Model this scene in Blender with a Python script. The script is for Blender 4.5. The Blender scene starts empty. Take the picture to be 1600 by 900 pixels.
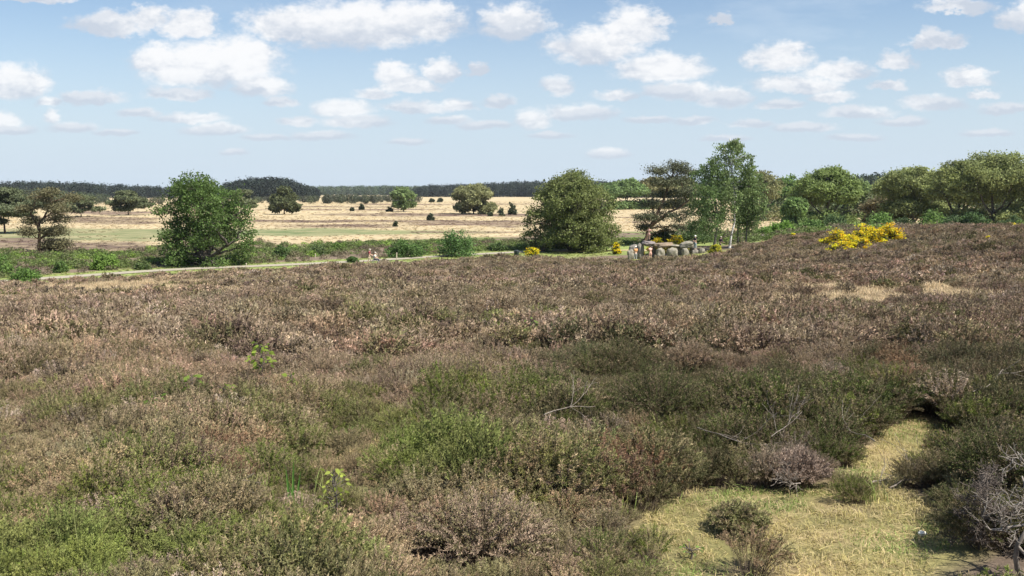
import bpy, bmesh, math, random
import numpy as np
from mathutils import Vector, Matrix, noise as mnoise

sc = bpy.context.scene
COL = sc.collection
R = math.radians
# ------------------------------------------------------------------ camera
CH = 8.6                       # eye height above the flat plain
FPX = 1386.0                   # focal length in photo pixels (1600 wide)
PITCH = math.atan((450 - 299) / FPX)
cam_d = bpy.data.cameras.new("camera")
cam = bpy.data.objects.new("camera", cam_d)
COL.objects.link(cam)
cam.location = (0, 0, CH)
cam.rotation_euler = (math.pi / 2 - PITCH, 0, 0)
cam_d.sensor_width = 36.0
cam_d.lens = 36.0 * FPX / 1600.0
cam_d.clip_start = 0.05
cam_d.clip_end = 20000
sc.camera = cam
sc.render.resolution_x, sc.render.resolution_y = 1024, 576
sc.render.engine = 'CYCLES'
cy = sc.cycles
cy.max_bounces = 6
cy.diffuse_bounces = 3
cy.transmission_bounces = 3
cy.transparent_max_bounces = 6
cy.volume_bounces = 0
cy.use_denoising = True
cy.sample_clamp_indirect = 6.0
sc.view_settings.view_transform = 'Standard'
sc.view_settings.look = 'None'
sc.view_settings.exposure = 0.9
sc.view_settings.gamma = 1.0
sc.view_settings.use_curve_mapping = False

# ------------------------------------------------------------------ sun and sky
SUN_EL, SUN_AZ = R(56), R(122)          # azimuth clockwise from the view direction (+Y)
sun_vec = Vector((math.sin(SUN_AZ) * math.cos(SUN_EL), math.cos(SUN_AZ) * math.cos(SUN_EL), math.sin(SUN_EL)))
sun_d = bpy.data.lights.new("sun", 'SUN')
sun_d.energy = 4.8
sun_d.angle = R(0.53)
sun_d.color = (1.0, 0.94, 0.83)
sun = bpy.data.objects.new("sun", sun_d)
COL.objects.link(sun)
sun.rotation_euler = sun_vec.to_track_quat('Z', 'Y').to_euler()
sun.location = (60, -20, 80)

world = bpy.data.worlds.new("World")
sc.world = world
world.use_nodes = True


class NT:
    """small wrapper for building node trees"""
    def __init__(self, tree):
        self.t = tree
        tree.nodes.clear()

    def n(self, kind, **kw):
        nd = self.t.nodes.new(kind)
        for k, v in kw.items():
            setattr(nd, k, v)
        return nd

    def l(self, a, b):
        self.t.links.new(a, b)

    def put(self, sock, v):
        if isinstance(v, bpy.types.NodeSocket):
            self.l(v, sock)
        elif v is not None:
            sock.default_value = v

    def math(self, op, a, b=None, c=None, clamp=False):
        nd = self.n('ShaderNodeMath', operation=op, use_clamp=clamp)
        self.put(nd.inputs[0], a)
        self.put(nd.inputs[1], b)
        self.put(nd.inputs[2], c)
        return nd.outputs[0]

    def vec(self, op, a, b=None, c=None, out=0):
        nd = self.n('ShaderNodeVectorMath', operation=op)
        self.put(nd.inputs[0], a)
        self.put(nd.inputs[1], b)
        self.put(nd.inputs[2], c)
        return nd.outputs[out]

    def mapr(self, v, a, b, c=0.0, d=1.0, smooth=True):
        nd = self.n('ShaderNodeMapRange')
        nd.interpolation_type = 'SMOOTHSTEP' if smooth else 'LINEAR'
        for i, x in enumerate((v, a, b, c, d)):
            self.put(nd.inputs[i], x)
        return nd.outputs[0]

    def noise(self, vec, scale, detail=3.0, rough=0.55, col=False, dist=0.0):
        nd = self.n('ShaderNodeTexNoise')
        if vec is not None:
            self.l(vec, nd.inputs['Vector'])
        nd.inputs['Scale'].default_value = scale
        nd.inputs['Detail'].default_value = detail
        nd.inputs['Roughness'].default_value = rough
        nd.inputs['Distortion'].default_value = dist
        return nd.outputs['Color' if col else 'Fac']

    def mix(self, f, a, b, blend='MIX'):
        nd = self.n('ShaderNodeMix', data_type='RGBA', blend_type=blend)
        self.put(nd.inputs[0], f)
        self.put(nd.inputs[6], a)
        self.put(nd.inputs[7], b)
        return nd.outputs[2]


# clouds: (azimuth px, elevation px above horizon, half width px, half height px) as angles of the photograph
CLOUDS = [
    (185, 258, 85, 22), (250, 268, 40, 18), (565, 262, 190, 44), (470, 258, 100, 30), (650, 264, 100, 36), (335, 201, 135, 42), (265, 208, 70, 32), (385, 212, 75, 42),
    (40, 174, 62, 34), (62, 156, 24, 9), (155, 146, 62, 14), (285, 152, 66, 13), (415, 166, 50, 18), (312, 258, 45, 22),
    (805, 262, 56, 28), (925, 228, 84, 34), (985, 258, 55, 32), (690, 190, 30, 20), (620, 182, 38, 16), (645, 164, 56, 12),
    (745, 190, 22, 11), (870, 166, 30, 17), (540, 132, 50, 16), (560, 110, 70, 12), (340, 98, 54, 11), (120, 100, 44, 9),
    (1030, 194, 86, 28), (1060, 156, 80, 18), (1125, 146, 46, 16), (905, 124, 70, 15), (832, 114, 30, 16), (1208, 210, 50, 24),
    (1300, 190, 62, 22), (1240, 166, 90, 18), (1390, 202, 32, 15), (1445, 234, 46, 16), (1498, 176, 50, 14), (1450, 138, 66, 14),
    (1590, 275, 46, 28), (650, 132, 66, 12), (505, 88, 66, 9), (15, 112, 32, 16), (90, 116, 14, 11), (1120, 262, 22, 10),
    (950, 60, 36, 9), (370, 60, 26, 6), (300, 115, 60, 9), (1480, 282, 70, 14), (1330, 124, 60, 10), (760, 104, 44, 8), (60, 296, 90, 10),
    (720, 134, 30, 9), (1210, 134, 36, 9), (1560, 128, 46, 9), (225, 122, 34, 8), (440, 140, 30, 9), (590, 152, 34, 9), (700, 112, 40, 8), (780, 140, 30, 9), (960, 150, 36, 9), (1010, 112, 44, 7), (1170, 106, 40, 7), (1290, 146, 40, 10), (1400, 110, 44, 8), (1525, 150, 26, 9), (1380, 162, 34, 9), (190, 92, 40, 6), (420, 84, 46, 6), (640, 78, 40, 6), (860, 88, 40, 6), (1130, 84, 46, 6), (1330, 84, 50, 6), (1530, 92, 46, 7), (90, 138, 30, 9), (470, 110, 34, 8), (30, 96, 40, 8), (1250, 100, 50, 8), (1080, 110, 40, 7),
]


def build_world():
    g = bpy.data.node_groups.new("cloud_density", 'ShaderNodeTree')
    g.interface.new_socket("P", in_out='INPUT', socket_type='NodeSocketVector')
    g.interface.new_socket("D", in_out='OUTPUT', socket_type='NodeSocketFloat')
    T = NT(g)
    gi = T.n('NodeGroupInput')
    go = T.n('NodeGroupOutput')
    p = gi.outputs[0]
    acc = None
    for (px, ev, w, h) in CLOUDS:
        k = .86 if w > 60 else 1.0
        w, h = w * 1.0 * k, h * 1.06 * k
        cx, cy_ = (px - 800) / FPX, ev / FPX
        cy_ -= 0.45 * h / FPX
        iw, ih = FPX / w, FPX / (h * 1.25)
        q = T.vec('MULTIPLY_ADD', p, (iw, ih, 0), (-cx * iw, -cy_ * ih, 0))
        q = T.vec('MAXIMUM', q, T.vec('MULTIPLY', q, (1, -1.75, 1)))
        ln = T.vec('LENGTH', q, out=1)
        acc = ln if acc is None else T.math('SMOOTH_MIN', acc, ln, 0.10)
    T.l(T.math('SUBTRACT', 1.0, acc), go.inputs[0])

    W = NT(world.node_tree)
    out = W.n('ShaderNodeOutputWorld')
    geo = W.n('ShaderNodeTexCoord')
    d = geo.outputs['Generated']
    sky = W.n('ShaderNodeTexSky')
    sky.sky_type = 'NISHITA'
    sky.sun_disc = False
    sky.sun_elevation = SUN_EL
    sky.sun_rotation = SUN_AZ
    sky.altitude = 0
    sky.air_density = 1.0
    sky.dust_density = 0.7
    sky.ozone_density = 2.0
    sep = W.n('ShaderNodeSeparateXYZ')
    W.l(d, sep.inputs[0])
    X, Y, Z = sep.outputs
    hyp = W.math('SQRT', W.math('ADD', W.math('MULTIPLY', X, X), W.math('MULTIPLY', Y, Y)))
    el = W.math('DIVIDE', Z, W.math('MAXIMUM', hyp, 0.001))
    az = W.math('ARCTAN2', X, Y)
    az = W.math('TANGENT', W.math('MINIMUM', W.math('MAXIMUM', az, -1.35), 1.35))
    # keep the elevation as seen on the plane ahead
    elp = W.math('MULTIPLY', el, W.math('SQRT', W.math('ADD', 1.0, W.math('MULTIPLY', az, az))))
    comb = W.n('ShaderNodeCombineXYZ')
    W.l(az, comb.inputs[0])
    W.l(elp, comb.inputs[1])
    P = comb.outputs[0]
    st = W.vec('MULTIPLY', P, (1.0, 1.6, 1.0))
    n1 = W.noise(st, 22.0, 5.0, 0.62, col=True)
    n2 = W.noise(st, 75.0, 4.0, 0.6, col=True)
    wob = W.vec('ADD', W.vec('MULTIPLY', W.vec('SUBTRACT', n1, (.5, .5, .5)), (.07, .026, 0)),
                W.vec('MULTIPLY', W.vec('SUBTRACT', n2, (.5, .5, .5)), (.020, .016, 0)))
    wsc = W.mapr(elp, 0.03, 0.19, 0.30, 1.0)
    wob = W.vec('SCALE', wob)
    W.l(wsc, wob.node.inputs['Scale'])
    Pd = W.vec('ADD', P, wob)

    def dens(v):
        nd = W.n('ShaderNodeGroup')
        nd.node_tree = g
        W.l(v, nd.inputs[0])
        return nd.outputs[0]
    D0 = dens(Pd)
    sh1 = W.vec('SCALE', (0.002, -0.011, 0))
    W.l(wsc, sh1.node.inputs['Scale'])
    D1 = dens(W.vec('ADD', Pd, sh1))
    fine = W.noise(st, 55.0, 6.0, 0.65)
    D0n = W.math('ADD', D0, W.math('MULTIPLY', W.math('SUBTRACT', fine, 0.5), W.mapr(elp, 0.05, 0.18, 0.45, 0.75)))
    solid = W.mapr(D0n, -0.18, 0.42)
    # clouds thin and fade towards the horizon
    up = W.mapr(elp, 0.02, 0.17)
    solid = W.math('MULTIPLY', solid, W.mapr(elp, 0.025, 0.17, 0.72, 0.95))
    # thin veil between the clouds
    stv = W.vec('MULTIPLY', P, (1.0, 3.6, 1.0))
    veil = W.mapr(W.noise(stv, 5.0, 6.0, 0.62), 0.36, 0.72)
    right = W.mapr(az, -0.15, 0.55, 0.42, 0.95)
    veil = W.math('MULTIPLY', W.math('MULTIPLY', veil, right), 0.62)
    # thin trail left by an aircraft
    a0, b0 = (1130 - 800) / FPX, (299 - 8) / FPX
    a1, b1 = (1385 - 800) / FPX, (299 - 86) / FPX
    dx, dy = a1 - a0, b1 - b0
    L = math.hypot(dx, dy)
    rel = W.vec('SUBTRACT', P, (a0, b0, 0))
    along = W.vec('DOT_PRODUCT', rel, (dx / L / L, dy / L / L, 0), out=1)
    across = W.math('ABSOLUTE', W.vec('DOT_PRODUCT', rel, (-dy / L, dx / L, 0), out=1))
    trail = W.math('MULTIPLY', W.mapr(across, 0.0, 0.0042, 1.0, 0.0), W.math('MULTIPLY', W.mapr(along, 0.0, 0.25), W.mapr(along, 0.85, 1.0, 1.0, 0.0)))
    trail = W.math('MULTIPLY', trail, W.math('MULTIPLY', W.noise(st, 30.0, 3.0), 0.5))
    # shade of the cloud: bright where it thins upwards, grey at its flat base
    lit = W.math('ADD', D1, W.math('MULTIPLY', W.math('SUBTRACT', fine, 0.5), 1.5))
    lit = W.mapr(lit, -0.25, 0.55)
    sh2 = W.vec('SCALE', (0.004, -0.026, 0))
    W.l(wsc, sh2.node.inputs['Scale'])
    D2 = dens(W.vec('ADD', Pd, sh2))
    lit2 = W.mapr(W.math('ADD', D2, W.math('MULTIPLY', W.math('SUBTRACT', fine, 0.5), 1.7)), -0.45, 0.5)
    lit = W.math('ADD', W.math('MULTIPLY', lit, 0.42), W.math('MULTIPLY', lit2, 0.58))
    ccol = W.mix(lit, (0.33, 0.362, 0.415, 1), (0.535, 0.535, 0.54, 1))
    bg_sky = W.n('ShaderNodeBackground')
    bg_sky.inputs[1].default_value = 0.075
    W.l(sky.outputs[0], bg_sky.inputs[0])
    bg_c = W.n('ShaderNodeBackground')
    bg_c.inputs[1].default_value = 1.0
    W.l(ccol, bg_c.inputs[0])
    bg_v = W.n('ShaderNodeBackground')
    bg_v.inputs[0].default_value = (0.335, 0.400, 0.475, 1)
    bg_v.inputs[1].default_value = 1.0
    hz = W.mapr(elp, 0.0, 0.25, 0.90, 0.0)
    vfac = W.math('MAXIMUM', W.math('MAXIMUM', veil, hz), trail)
    m1 = W.n('ShaderNodeMixShader')
    W.l(vfac, m1.inputs[0])
    W.l(bg_sky.outputs[0], m1.inputs[1])
    W.l(bg_v.outputs[0], m1.inputs[2])
    m2 = W.n('ShaderNodeMixShader')
    W.l(solid, m2.inputs[0])
    W.l(m1.outputs[0], m2.inputs[1])
    W.l(bg_c.outputs[0], m2.inputs[2])
    W.l(m2.outputs[0], out.inputs[0])


build_world()
world.cycles.sampling_method = 'MANUAL'
world.cycles.sample_map_resolution = 512

# ------------------------------------------------------------------ helpers: noise, terrain, pixels
rng = np.random.default_rng(11)


def _hash(ix, iy, seed):
    h = (ix.astype(np.int64) * 374761393 + iy.astype(np.int64) * 668265263 + seed * 974634721) & 0xffffffff
    h = ((h ^ (h >> 13)) * 1274126177) & 0xffffffff
    return ((h ^ (h >> 16)) & 0xffff) / 65535.0


def vnoise(x, y, seed=0):
    x, y = np.asarray(x, float), np.asarray(y, float)
    ix, iy = np.floor(x), np.floor(y)
    fx, fy = x - ix, y - iy
    fx, fy = fx * fx * (3 - 2 * fx), fy * fy * (3 - 2 * fy)
    a, b = _hash(ix, iy, seed), _hash(ix + 1, iy, seed)
    c, d_ = _hash(ix, iy + 1, seed), _hash(ix + 1, iy + 1, seed)
    return (a * (1 - fx) + b * fx) * (1 - fy) + (c * (1 - fx) + d_ * fx) * fy


def fbm(x, y, seed=0, oct=4):
    s, a, t = 0, 1.0, 0
    for i in range(oct):
        s = s + a * vnoise(np.asarray(x) * 2 ** i, np.asarray(y) * 2 ** i, seed + 17 * i)
        t += a
        a *= .5
    return s / t


def sstep(a, b, x):
    t = np.clip((np.asarray(x, float) - a) / (b - a), 0, 1)
    return t * t * (3 - 2 * t)


_ty = np.linspace(-80, 300, 3801)


def _smooth(tab, w=30):
    v = np.interp(_ty, [p[0] for p in tab], [p[1] for p in tab])
    k = np.hanning(w * 2 + 1)
    k /= k.sum()
    vp = np.pad(v, w, mode='edge')
    return np.convolve(vp, k, 'valid')


_base = _smooth([(-80, 4.5), (-12, 2.4), (-3, 1.85), (0, 1.85), (3, 1.98), (5, 2.2), (9, 2.48), (14, 2.9), (25, 3.8), (50, 5.7), (80, 7.5), (108, 8.45), (118, 8.6), (300, 8.6)])
_plat = _smooth([(-80, 4.5), (-12, 2.4), (-3, 1.85), (0, 1.85), (5, 2.2), (25, 3.1), (50, 3.95), (90, 4.15), (110, 4.75), (150, 6.6), (195, 8.6), (300, 8.6)])


def foot(x):
    return np.maximum(115 + .75 * np.minimum(x, 0), 62)


def tfoot(x, y):
    """distance from the viewer in units where the heather slope ends at about 115"""
    k = sstep(8, 40, y)
    return y * (1 - k) + y * 115 / foot(x) * k


def ground_z(x, y):
    x, y = np.asarray(x, float), np.asarray(y, float)
    t = tfoot(x, y)
    r = sstep(10, 56, x)
    d = np.interp(t, _ty, _base) * (1 - r) + np.interp(y, _ty, _plat) * r
    near = sstep(150, 90, y) * sstep(-2, 6, y)
    bump = (fbm(x * .5, y * .5, 3, 3) - .5) * .28 + (fbm(x * .12, y * .12, 5, 2) - .5) * .5 * sstep(10, 40, y)
    far = (fbm(x * .01, y * .01, 8, 3) - .5) * .5 * sstep(150, 260, y)
    return CH - d + bump * near * sstep(126, 112, t) + far


def gz(x, y):
    return float(ground_z(x, y))


def ray(px, py):
    u, v = (px - 800) / FPX, (450 - py) / FPX
    s, c = math.sin(PITCH), math.cos(PITCH)
    return Vector((u, v * s + c, v * c - s))


def hit(px, py, z_up=0.0):
    """the point of the terrain that the direction of photo pixel (px, py) meets"""
    d = ray(px, py)
    t0, f0 = 1.0, None
    t = 1.0
    while t < 3000:
        f = CH + d.z * t - gz(d.x * t, d.y * t) - z_up
        if f < 0:
            a, b = t0, t
            for _ in range(20):
                m = (a + b) / 2
                if CH + d.z * m - gz(d.x * m, d.y * m) - z_up < 0:
                    b = m
                else:
                    a = m
            return Vector((d.x * b, d.y * b, gz(d.x * b, d.y * b)))
        t0 = t
        t *= 1.012
    return Vector((d.x * t, d.y * t, 0))


def at(px, Y):
    """the point on the terrain at depth Y in the direction of column px"""
    x = (px - 800) / FPX * (Y * math.cos(PITCH) + CH * math.sin(PITCH) * .5)
    return Vector((x, Y, gz(x, Y)))


def zrow(py, Y):
    d = ray(800, py)
    return CH + d.z / d.y * Y


def pix(x, y, z):
    x, y, z = np.asarray(x, float), np.asarray(y, float), np.asarray(z, float) - CH
    s, c = math.sin(PITCH), math.cos(PITCH)
    dep = np.maximum(y * c - z * s, .01)
    return 800 + FPX * x / dep, 450 - FPX * (y * s + z * c) / dep


# ------------------------------------------------------------------ helpers: meshes and things
def mesh_from(name, V, F4=None, F3=None, attrs=None, mats=(), smooth=False):
    V = np.asarray(V, np.float32).reshape(-1, 3)
    me = bpy.data.meshes.new(name)
    n4 = 0 if F4 is None else len(F4)
    n3 = 0 if F3 is None else len(F3)
    loops = []
    if n4:
        loops.append(np.asarray(F4, np.int32).ravel())
    if n3:
        loops.append(np.asarray(F3, np.int32).ravel())
    loops = np.concatenate(loops) if loops else np.zeros(0, np.int32)
    me.vertices.add(len(V))
    me.vertices.foreach_set('co', V.ravel())
    me.loops.add(len(loops))
    me.loops.foreach_set('vertex_index', loops)
    me.polygons.add(n4 + n3)
    st = np.concatenate([np.arange(n4) * 4, n4 * 4 + np.arange(n3) * 3]).astype(np.int32)
    me.polygons.foreach_set('loop_start', st)
    if smooth:
        me.polygons.foreach_set('use_smooth', np.ones(n4 + n3, bool))
    for k, a in (attrs or {}).items():
        a = np.asarray(a, np.float32)
        if a.ndim == 1:
            at_ = me.attributes.new(k, 'FLOAT', 'POINT')
            at_.data.foreach_set('value', a)
        else:
            at_ = me.attributes.new(k, 'FLOAT_COLOR', 'POINT')
            if a.shape[1] == 3:
                a = np.concatenate([a, np.ones((len(a), 1), np.float32)], 1)
            at_.data.foreach_set('color', a.ravel())
    for m in mats:
        me.materials.append(m)
    me.update()
    me.validate()
    return me


def obj(name, me, parent=None):
    o = bpy.data.objects.new(name, me)
    COL.objects.link(o)
    if parent is not None:
        o.parent = parent
    return o


def tag(o, label=None, cat=None, group=None, kind=None):
    if label:
        o['label'] = label
    if cat:
        o['category'] = cat
    if group:
        o['group'] = group
    if kind:
        o['kind'] = kind
    return o


def thing(name, label, cat, loc=(0, 0, 0), rz=0.0, group=None):
    o = bpy.data.objects.new(name, None)
    o.empty_display_size = .2
    COL.objects.link(o)
    o.location = loc
    o.rotation_euler = (0, 0, rz)
    return tag(o, label, cat, group)


class Tubes:
    """collects tapered tubes into one mesh"""
    def __init__(self, sides=6):
        self.V, self.F, self.n, self.s = [], [], 0, sides

    def add(self, pts, rad, sides=None):
        s = sides or self.s
        P = np.asarray(pts, float)
        if len(P) < 2:
            return
        rad = np.broadcast_to(np.asarray(rad, float), (len(P),))
        T = np.gradient(P, axis=0)
        T /= np.maximum(np.linalg.norm(T, axis=1, keepdims=True), 1e-9)
        ref = np.array([0.31, 0.17, 0.93]) if abs(T[0, 2]) < .8 else np.array([0.9, 0.37, 0.1])
        A = np.cross(T, ref)
        A /= np.maximum(np.linalg.norm(A, axis=1, keepdims=True), 1e-9)
        B = np.cross(T, A)
        ang = np.arange(s) * 2 * np.pi / s
        ring = P[:, None, :] + rad[:, None, None] * (A[:, None, :] * np.cos(ang)[None, :, None] + B[:, None, :] * np.sin(ang)[None, :, None])
        base = self.n
        self.V.append(ring.reshape(-1, 3))
        m = len(P)
        i, j = np.meshgrid(np.arange(m - 1), np.arange(s), indexing='ij')
        j2 = (j + 1) % s
        f = np.stack([base + i * s + j, base + i * s + j2, base + (i + 1) * s + j2, base + (i + 1) * s + j], -1).reshape(-1, 4)
        self.F.append(f)
        # tip cap
        self.V.append(P[-1:] + T[-1:] * rad[-1])
        tip = base + m * s
        e = base + (m - 1) * s
        jj = np.arange(s)
        self.F.append(np.stack([e + jj, e + (jj + 1) % s, np.full(s, tip), np.full(s, tip)], -1))
        self.n += m * s + 1

    def mesh(self, name, mat):
        F = np.concatenate(self.F)
        quad = F[F[:, 2] != F[:, 3]]
        tri = F[F[:, 2] == F[:, 3]][:, :3]
        return mesh_from(name, np.concatenate(self.V), quad, tri, mats=[mat], smooth=True)


def unit(v):
    return v / np.maximum(np.linalg.norm(v, axis=-1, keepdims=True), 1e-9)


def kites(C, D, Wd, size, width, fold=0.0):
    """leaf shaped quads: C base points, D directions, Wd approximate width directions, size lengths, width widths"""
    D = unit(D)
    S = unit(Wd - D * (Wd * D).sum(-1, keepdims=True))
    s, w = np.asarray(size)[:, None], np.asarray(width)[:, None]
    Vq = np.stack([C, C + D * s * .45 + S * w * .5, C + D * s, C + D * s * .45 - S * w * .5], 1)
    return Vq.reshape(-1, 3)


def quads(n, base=0):
    return (np.arange(n * 4).reshape(-1, 4) + base)


# ------------------------------------------------------------------ materials
def mat_new(name):
    m = bpy.data.materials.new(name)
    m.use_nodes = True
    return m, NT(m.node_tree)


def mat_simple(name, col, rough=.8, noise_scale=None, var=.25, bump=0.0, detail=4.0, spec=.3):
    m, T = mat_new(name)
    out = T.n('ShaderNodeOutputMaterial')
    b = T.n('ShaderNodeBsdfPrincipled')
    b.inputs['Roughness'].default_value = rough
    b.inputs['Specular IOR Level'].default_value = spec
    c4 = (*col, 1)
    if noise_scale:
        co = T.n('ShaderNodeTexCoord').outputs['Object']
        nz = T.noise(co, noise_scale, detail, .6)
        f = T.mapr(nz, .3, .7, 1 - var, 1 + var, smooth=False)
        c = T.vec('SCALE', tuple(col))
        T.l(f, c.node.inputs['Scale'])
        T.l(c, b.inputs['Base Color'])
        if bump:
            bp = T.n('ShaderNodeBump')
            bp.inputs['Strength'].default_value = bump
            bp.inputs['Distance'].default_value = .05
            T.l(nz, bp.inputs['Height'])
            T.l(bp.outputs[0], b.inputs['Normal'])
    else:
        b.inputs['Base Color'].default_value = c4
    T.l(b.outputs[0], out.inputs[0])
    return m


def leafy(T, colsock, transl=.3, rough=.7, spec=.25, tcol=None):
    out = T.n('ShaderNodeOutputMaterial')
    b = T.n('ShaderNodeBsdfPrincipled')
    b.inputs['Roughness'].default_value = rough
    b.inputs['Specular IOR Level'].default_value = spec
    T.l(colsock, b.inputs['Base Color'])
    if transl:
        tr = T.n('ShaderNodeBsdfTranslucent')
        tb_ = T.vec('SCALE', colsock)
        tb_.node.inputs['Scale'].default_value = 1.5
        T.l(tb_, tr.inputs[0])
        mx = T.n('ShaderNodeMixShader')
        mx.inputs[0].default_value = transl
        T.l(b.outputs[0], mx.inputs[1])
        T.l(tr.outputs[0], mx.inputs[2])
        T.l(mx.outputs[0], out.inputs[0])
    else:
        T.l(b.outputs[0], out.inputs[0])


def attr(T, name, kind='GEOMETRY', out='Color'):
    nd = T.n('ShaderNodeAttribute', attribute_name=name, attribute_type=kind)
    return nd.outputs[out]


def leaf_material(name, transl=.3):
    """colour per leaf from the mesh attribute col"""
    m, T = mat_new(name)
    leafy(T, attr(T, 'col'), transl)
    return m


M_LEAF = leaf_material('tree_leaves', .32)
M_NEEDLE = leaf_material('pine_needles', .12)
M_FLOWER = leaf_material('broom_flowers', .35)
M_FAR = leaf_material('far_foliage', .1)


def sprig_material(name, tint=None, tint2=None, woody=(.115, .088, .066), transl=.08):
    """heather: woody stems below, coloured shoots above; tc = (position along the stem, random, -)"""
    m, T = mat_new(name)
    tc = attr(T, 'tc')
    sp = T.n('ShaderNodeSeparateColor')
    T.l(tc, sp.inputs[0])
    a = attr(T, 'tint', 'INSTANCER') if tint is None else (*tint, 1)
    b = attr(T, 'tint2', 'INSTANCER') if tint2 is None else (*tint2, 1)
    sel = T.mapr(sp.outputs[1], .42, .74)
    c = T.mix(sel, a, b)
    br = T.mapr(sp.outputs[2], 0, 1, .5, 1.6, smooth=False)
    v = T.vec('SCALE', c)
    T.l(br, v.node.inputs['Scale'])
    woodsel = T.mapr(sp.outputs[0], .22, .5)
    c2 = T.mix(woodsel, (*woody, 1), v)
    leafy(T, c2, transl, .75, .2)
    return m


M_SPRIG = sprig_material('heather_sprigs')


def grass_material(name):
    m, T = mat_new(name)
    tc = attr(T, 'tc')
    sp = T.n('ShaderNodeSeparateColor')
    T.l(tc, sp.inputs[0])
    sel = T.mapr(sp.outputs[1], .55, .8)
    c = T.mix(sel, attr(T, 'tint', 'INSTANCER'), attr(T, 'tint2', 'INSTANCER'))
    br = T.mapr(sp.outputs[2], 0, 1, .7, 1.3, smooth=False)
    v = T.vec('SCALE', c)
    T.l(br, v.node.inputs['Scale'])
    leafy(T, v, .3, .6, .25)
    return m


M_GRASS = grass_material('grass_blades')


def bark_material(name, col, col2, sx=6, sz=1.2):
    m, T = mat_new(name)
    out = T.n('ShaderNodeOutputMaterial')
    b = T.n('ShaderNodeBsdfPrincipled')
    b.inputs['Roughness'].default_value = .9
    co = T.n('ShaderNodeTexCoord').outputs['Object']
    v = T.vec('MULTIPLY', co, (sx, sx, sz))
    nz = T.noise(v, 1.0, 5, .65)
    c = T.mix(T.mapr(nz, .38, .62), (*col, 1), (*col2, 1))
    T.l(c, b.inputs['Base Color'])
    bp = T.n('ShaderNodeBump')
    bp.inputs['Strength'].default_value = .6
    T.l(nz, bp.inputs['Height'])
    T.l(bp.outputs[0], b.inputs['Normal'])
    T.l(b.outputs[0], out.inputs[0])
    return m


M_BARK = bark_material('oak_bark', (.055, .045, .036), (.11, .095, .08))
M_BARK_PALE = bark_material('pale_limb_bark', (.16, .14, .115), (.27, .24, .2))
M_PINEBARK = bark_material('pine_bark', (.085, .05, .034), (.17, .1, .066))
M_BIRCHBARK = bark_material('birch_bark', (.72, .7, .66), (.12, .11, .1), 2.0, 5.0)
M_DARKBIRCH = bark_material('dark_birch_bark', (.05, .043, .038), (.12, .11, .1), 3, 3)
M_DEADWOOD = bark_material('dead_wood', (.13, .11, .095), (.25, .22, .19), 30, 8)
M_LYINGWOOD = bark_material('weathered_branch', (.11, .09, .075), (.24, .205, .175), 30, 8)
M_GREYTWIG = bark_material('grey_twig', (.085, .066, .055), (.16, .13, .11), 30, 8)

# ------------------------------------------------------------------ ground
STRIPES = [  # bands of the plain: (row top, row bottom, column from, column to, colour)
    (358, 378, -300, 260, (.155, .168, .082)), (356.5, 369.5, 230, 580, (.13, .158, .072)), (359, 366.5, 540, 740, (.19, .20, .098)),
    (349.5, 355.5, 440, 610, (.155, .105, .082)), (343.5, 347.5, 400, 830, (.165, .115, .09)), (333.0, 337.5, 530, 860, (.165, .115, .09)),
    (346, 353, 640, 860, (.2, .14, .105)), (339, 349, 95, 250, (.17, .12, .09)), (330, 336, 100, 260, (.21, .15, .115)),
    (371, 379, 690, 840, (.19, .185, .085)), (338, 340, 960, 1060, (.2, .14, .1)), (345, 348, 940, 1020, (.2, .14, .11)),
    (333, 336, 1190, 1300, (.19, .13, .1)), (326, 328.5, 420, 700, (.23, .165, .12)), (318, 320, 560, 900, (.25, .18, .13)),
    (378.5, 392, -200, 262, (.15, .108, .085)), (372, 380, -100, 120, (.17, .12, .095)), (361, 364, 640, 830, (.21, .155, .11)),
    (322, 324, 440, 650, (.22, .16, .115)), (352, 356, 760, 840, (.17, .12, .095)),
]
# openings near the viewer without heather: (column, row, half width, half height)
CLEARINGS = [(1225, 836, 275, 86), (1260, 960, 270, 120), (1100, 800, 90, 20), (1400, 850, 105, 90), (1415, 700, 85, 52), (1370, 745, 75, 40), (1480, 690, 40, 30)]


def clearing(px, py, seed=21):
    d = np.zeros_like(np.asarray(px, float))
    nz = (fbm(px * .026, py * .045, seed, 5) - .5) * 2.0
    for (cx, cy_, w, h) in CLEARINGS:
        d = np.maximum(d, 1 - np.sqrt(((px - cx) / w) ** 2 + ((py - cy_) / h) ** 2) + nz * .6)
    return sstep(0.0, .22, d)


PATH_ROWS = [(-420, 473), (-200, 458), (0, 439.5), (110, 432), (220, 424), (300, 419.5), (400, 415.5), (500, 411), (560, 408), (640, 403), (720, 398), (800, 394), (860, 391.5), (905, 389), (960, 386)]


def _path_pts():
    P = []
    for (px, py) in PATH_ROWS:
        Yd = (CH) * FPX / (py - 299) * .998
        P.append((((px - 800) / FPX) * Yd, Yd))
    return np.array(P)


PATH = _path_pts()


def path_dist(x, y):
    """signed distance (positive beyond) to the path's centre line, and straight distance"""
    yy = np.interp(x, PATH[:, 0], PATH[:, 1])
    sl = np.interp(x, (PATH[1:, 0] + PATH[:-1, 0]) / 2, np.diff(PATH[:, 1]) / np.diff(PATH[:, 0]))
    return (np.asarray(y) - yy) / np.sqrt(1 + sl * sl)


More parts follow.
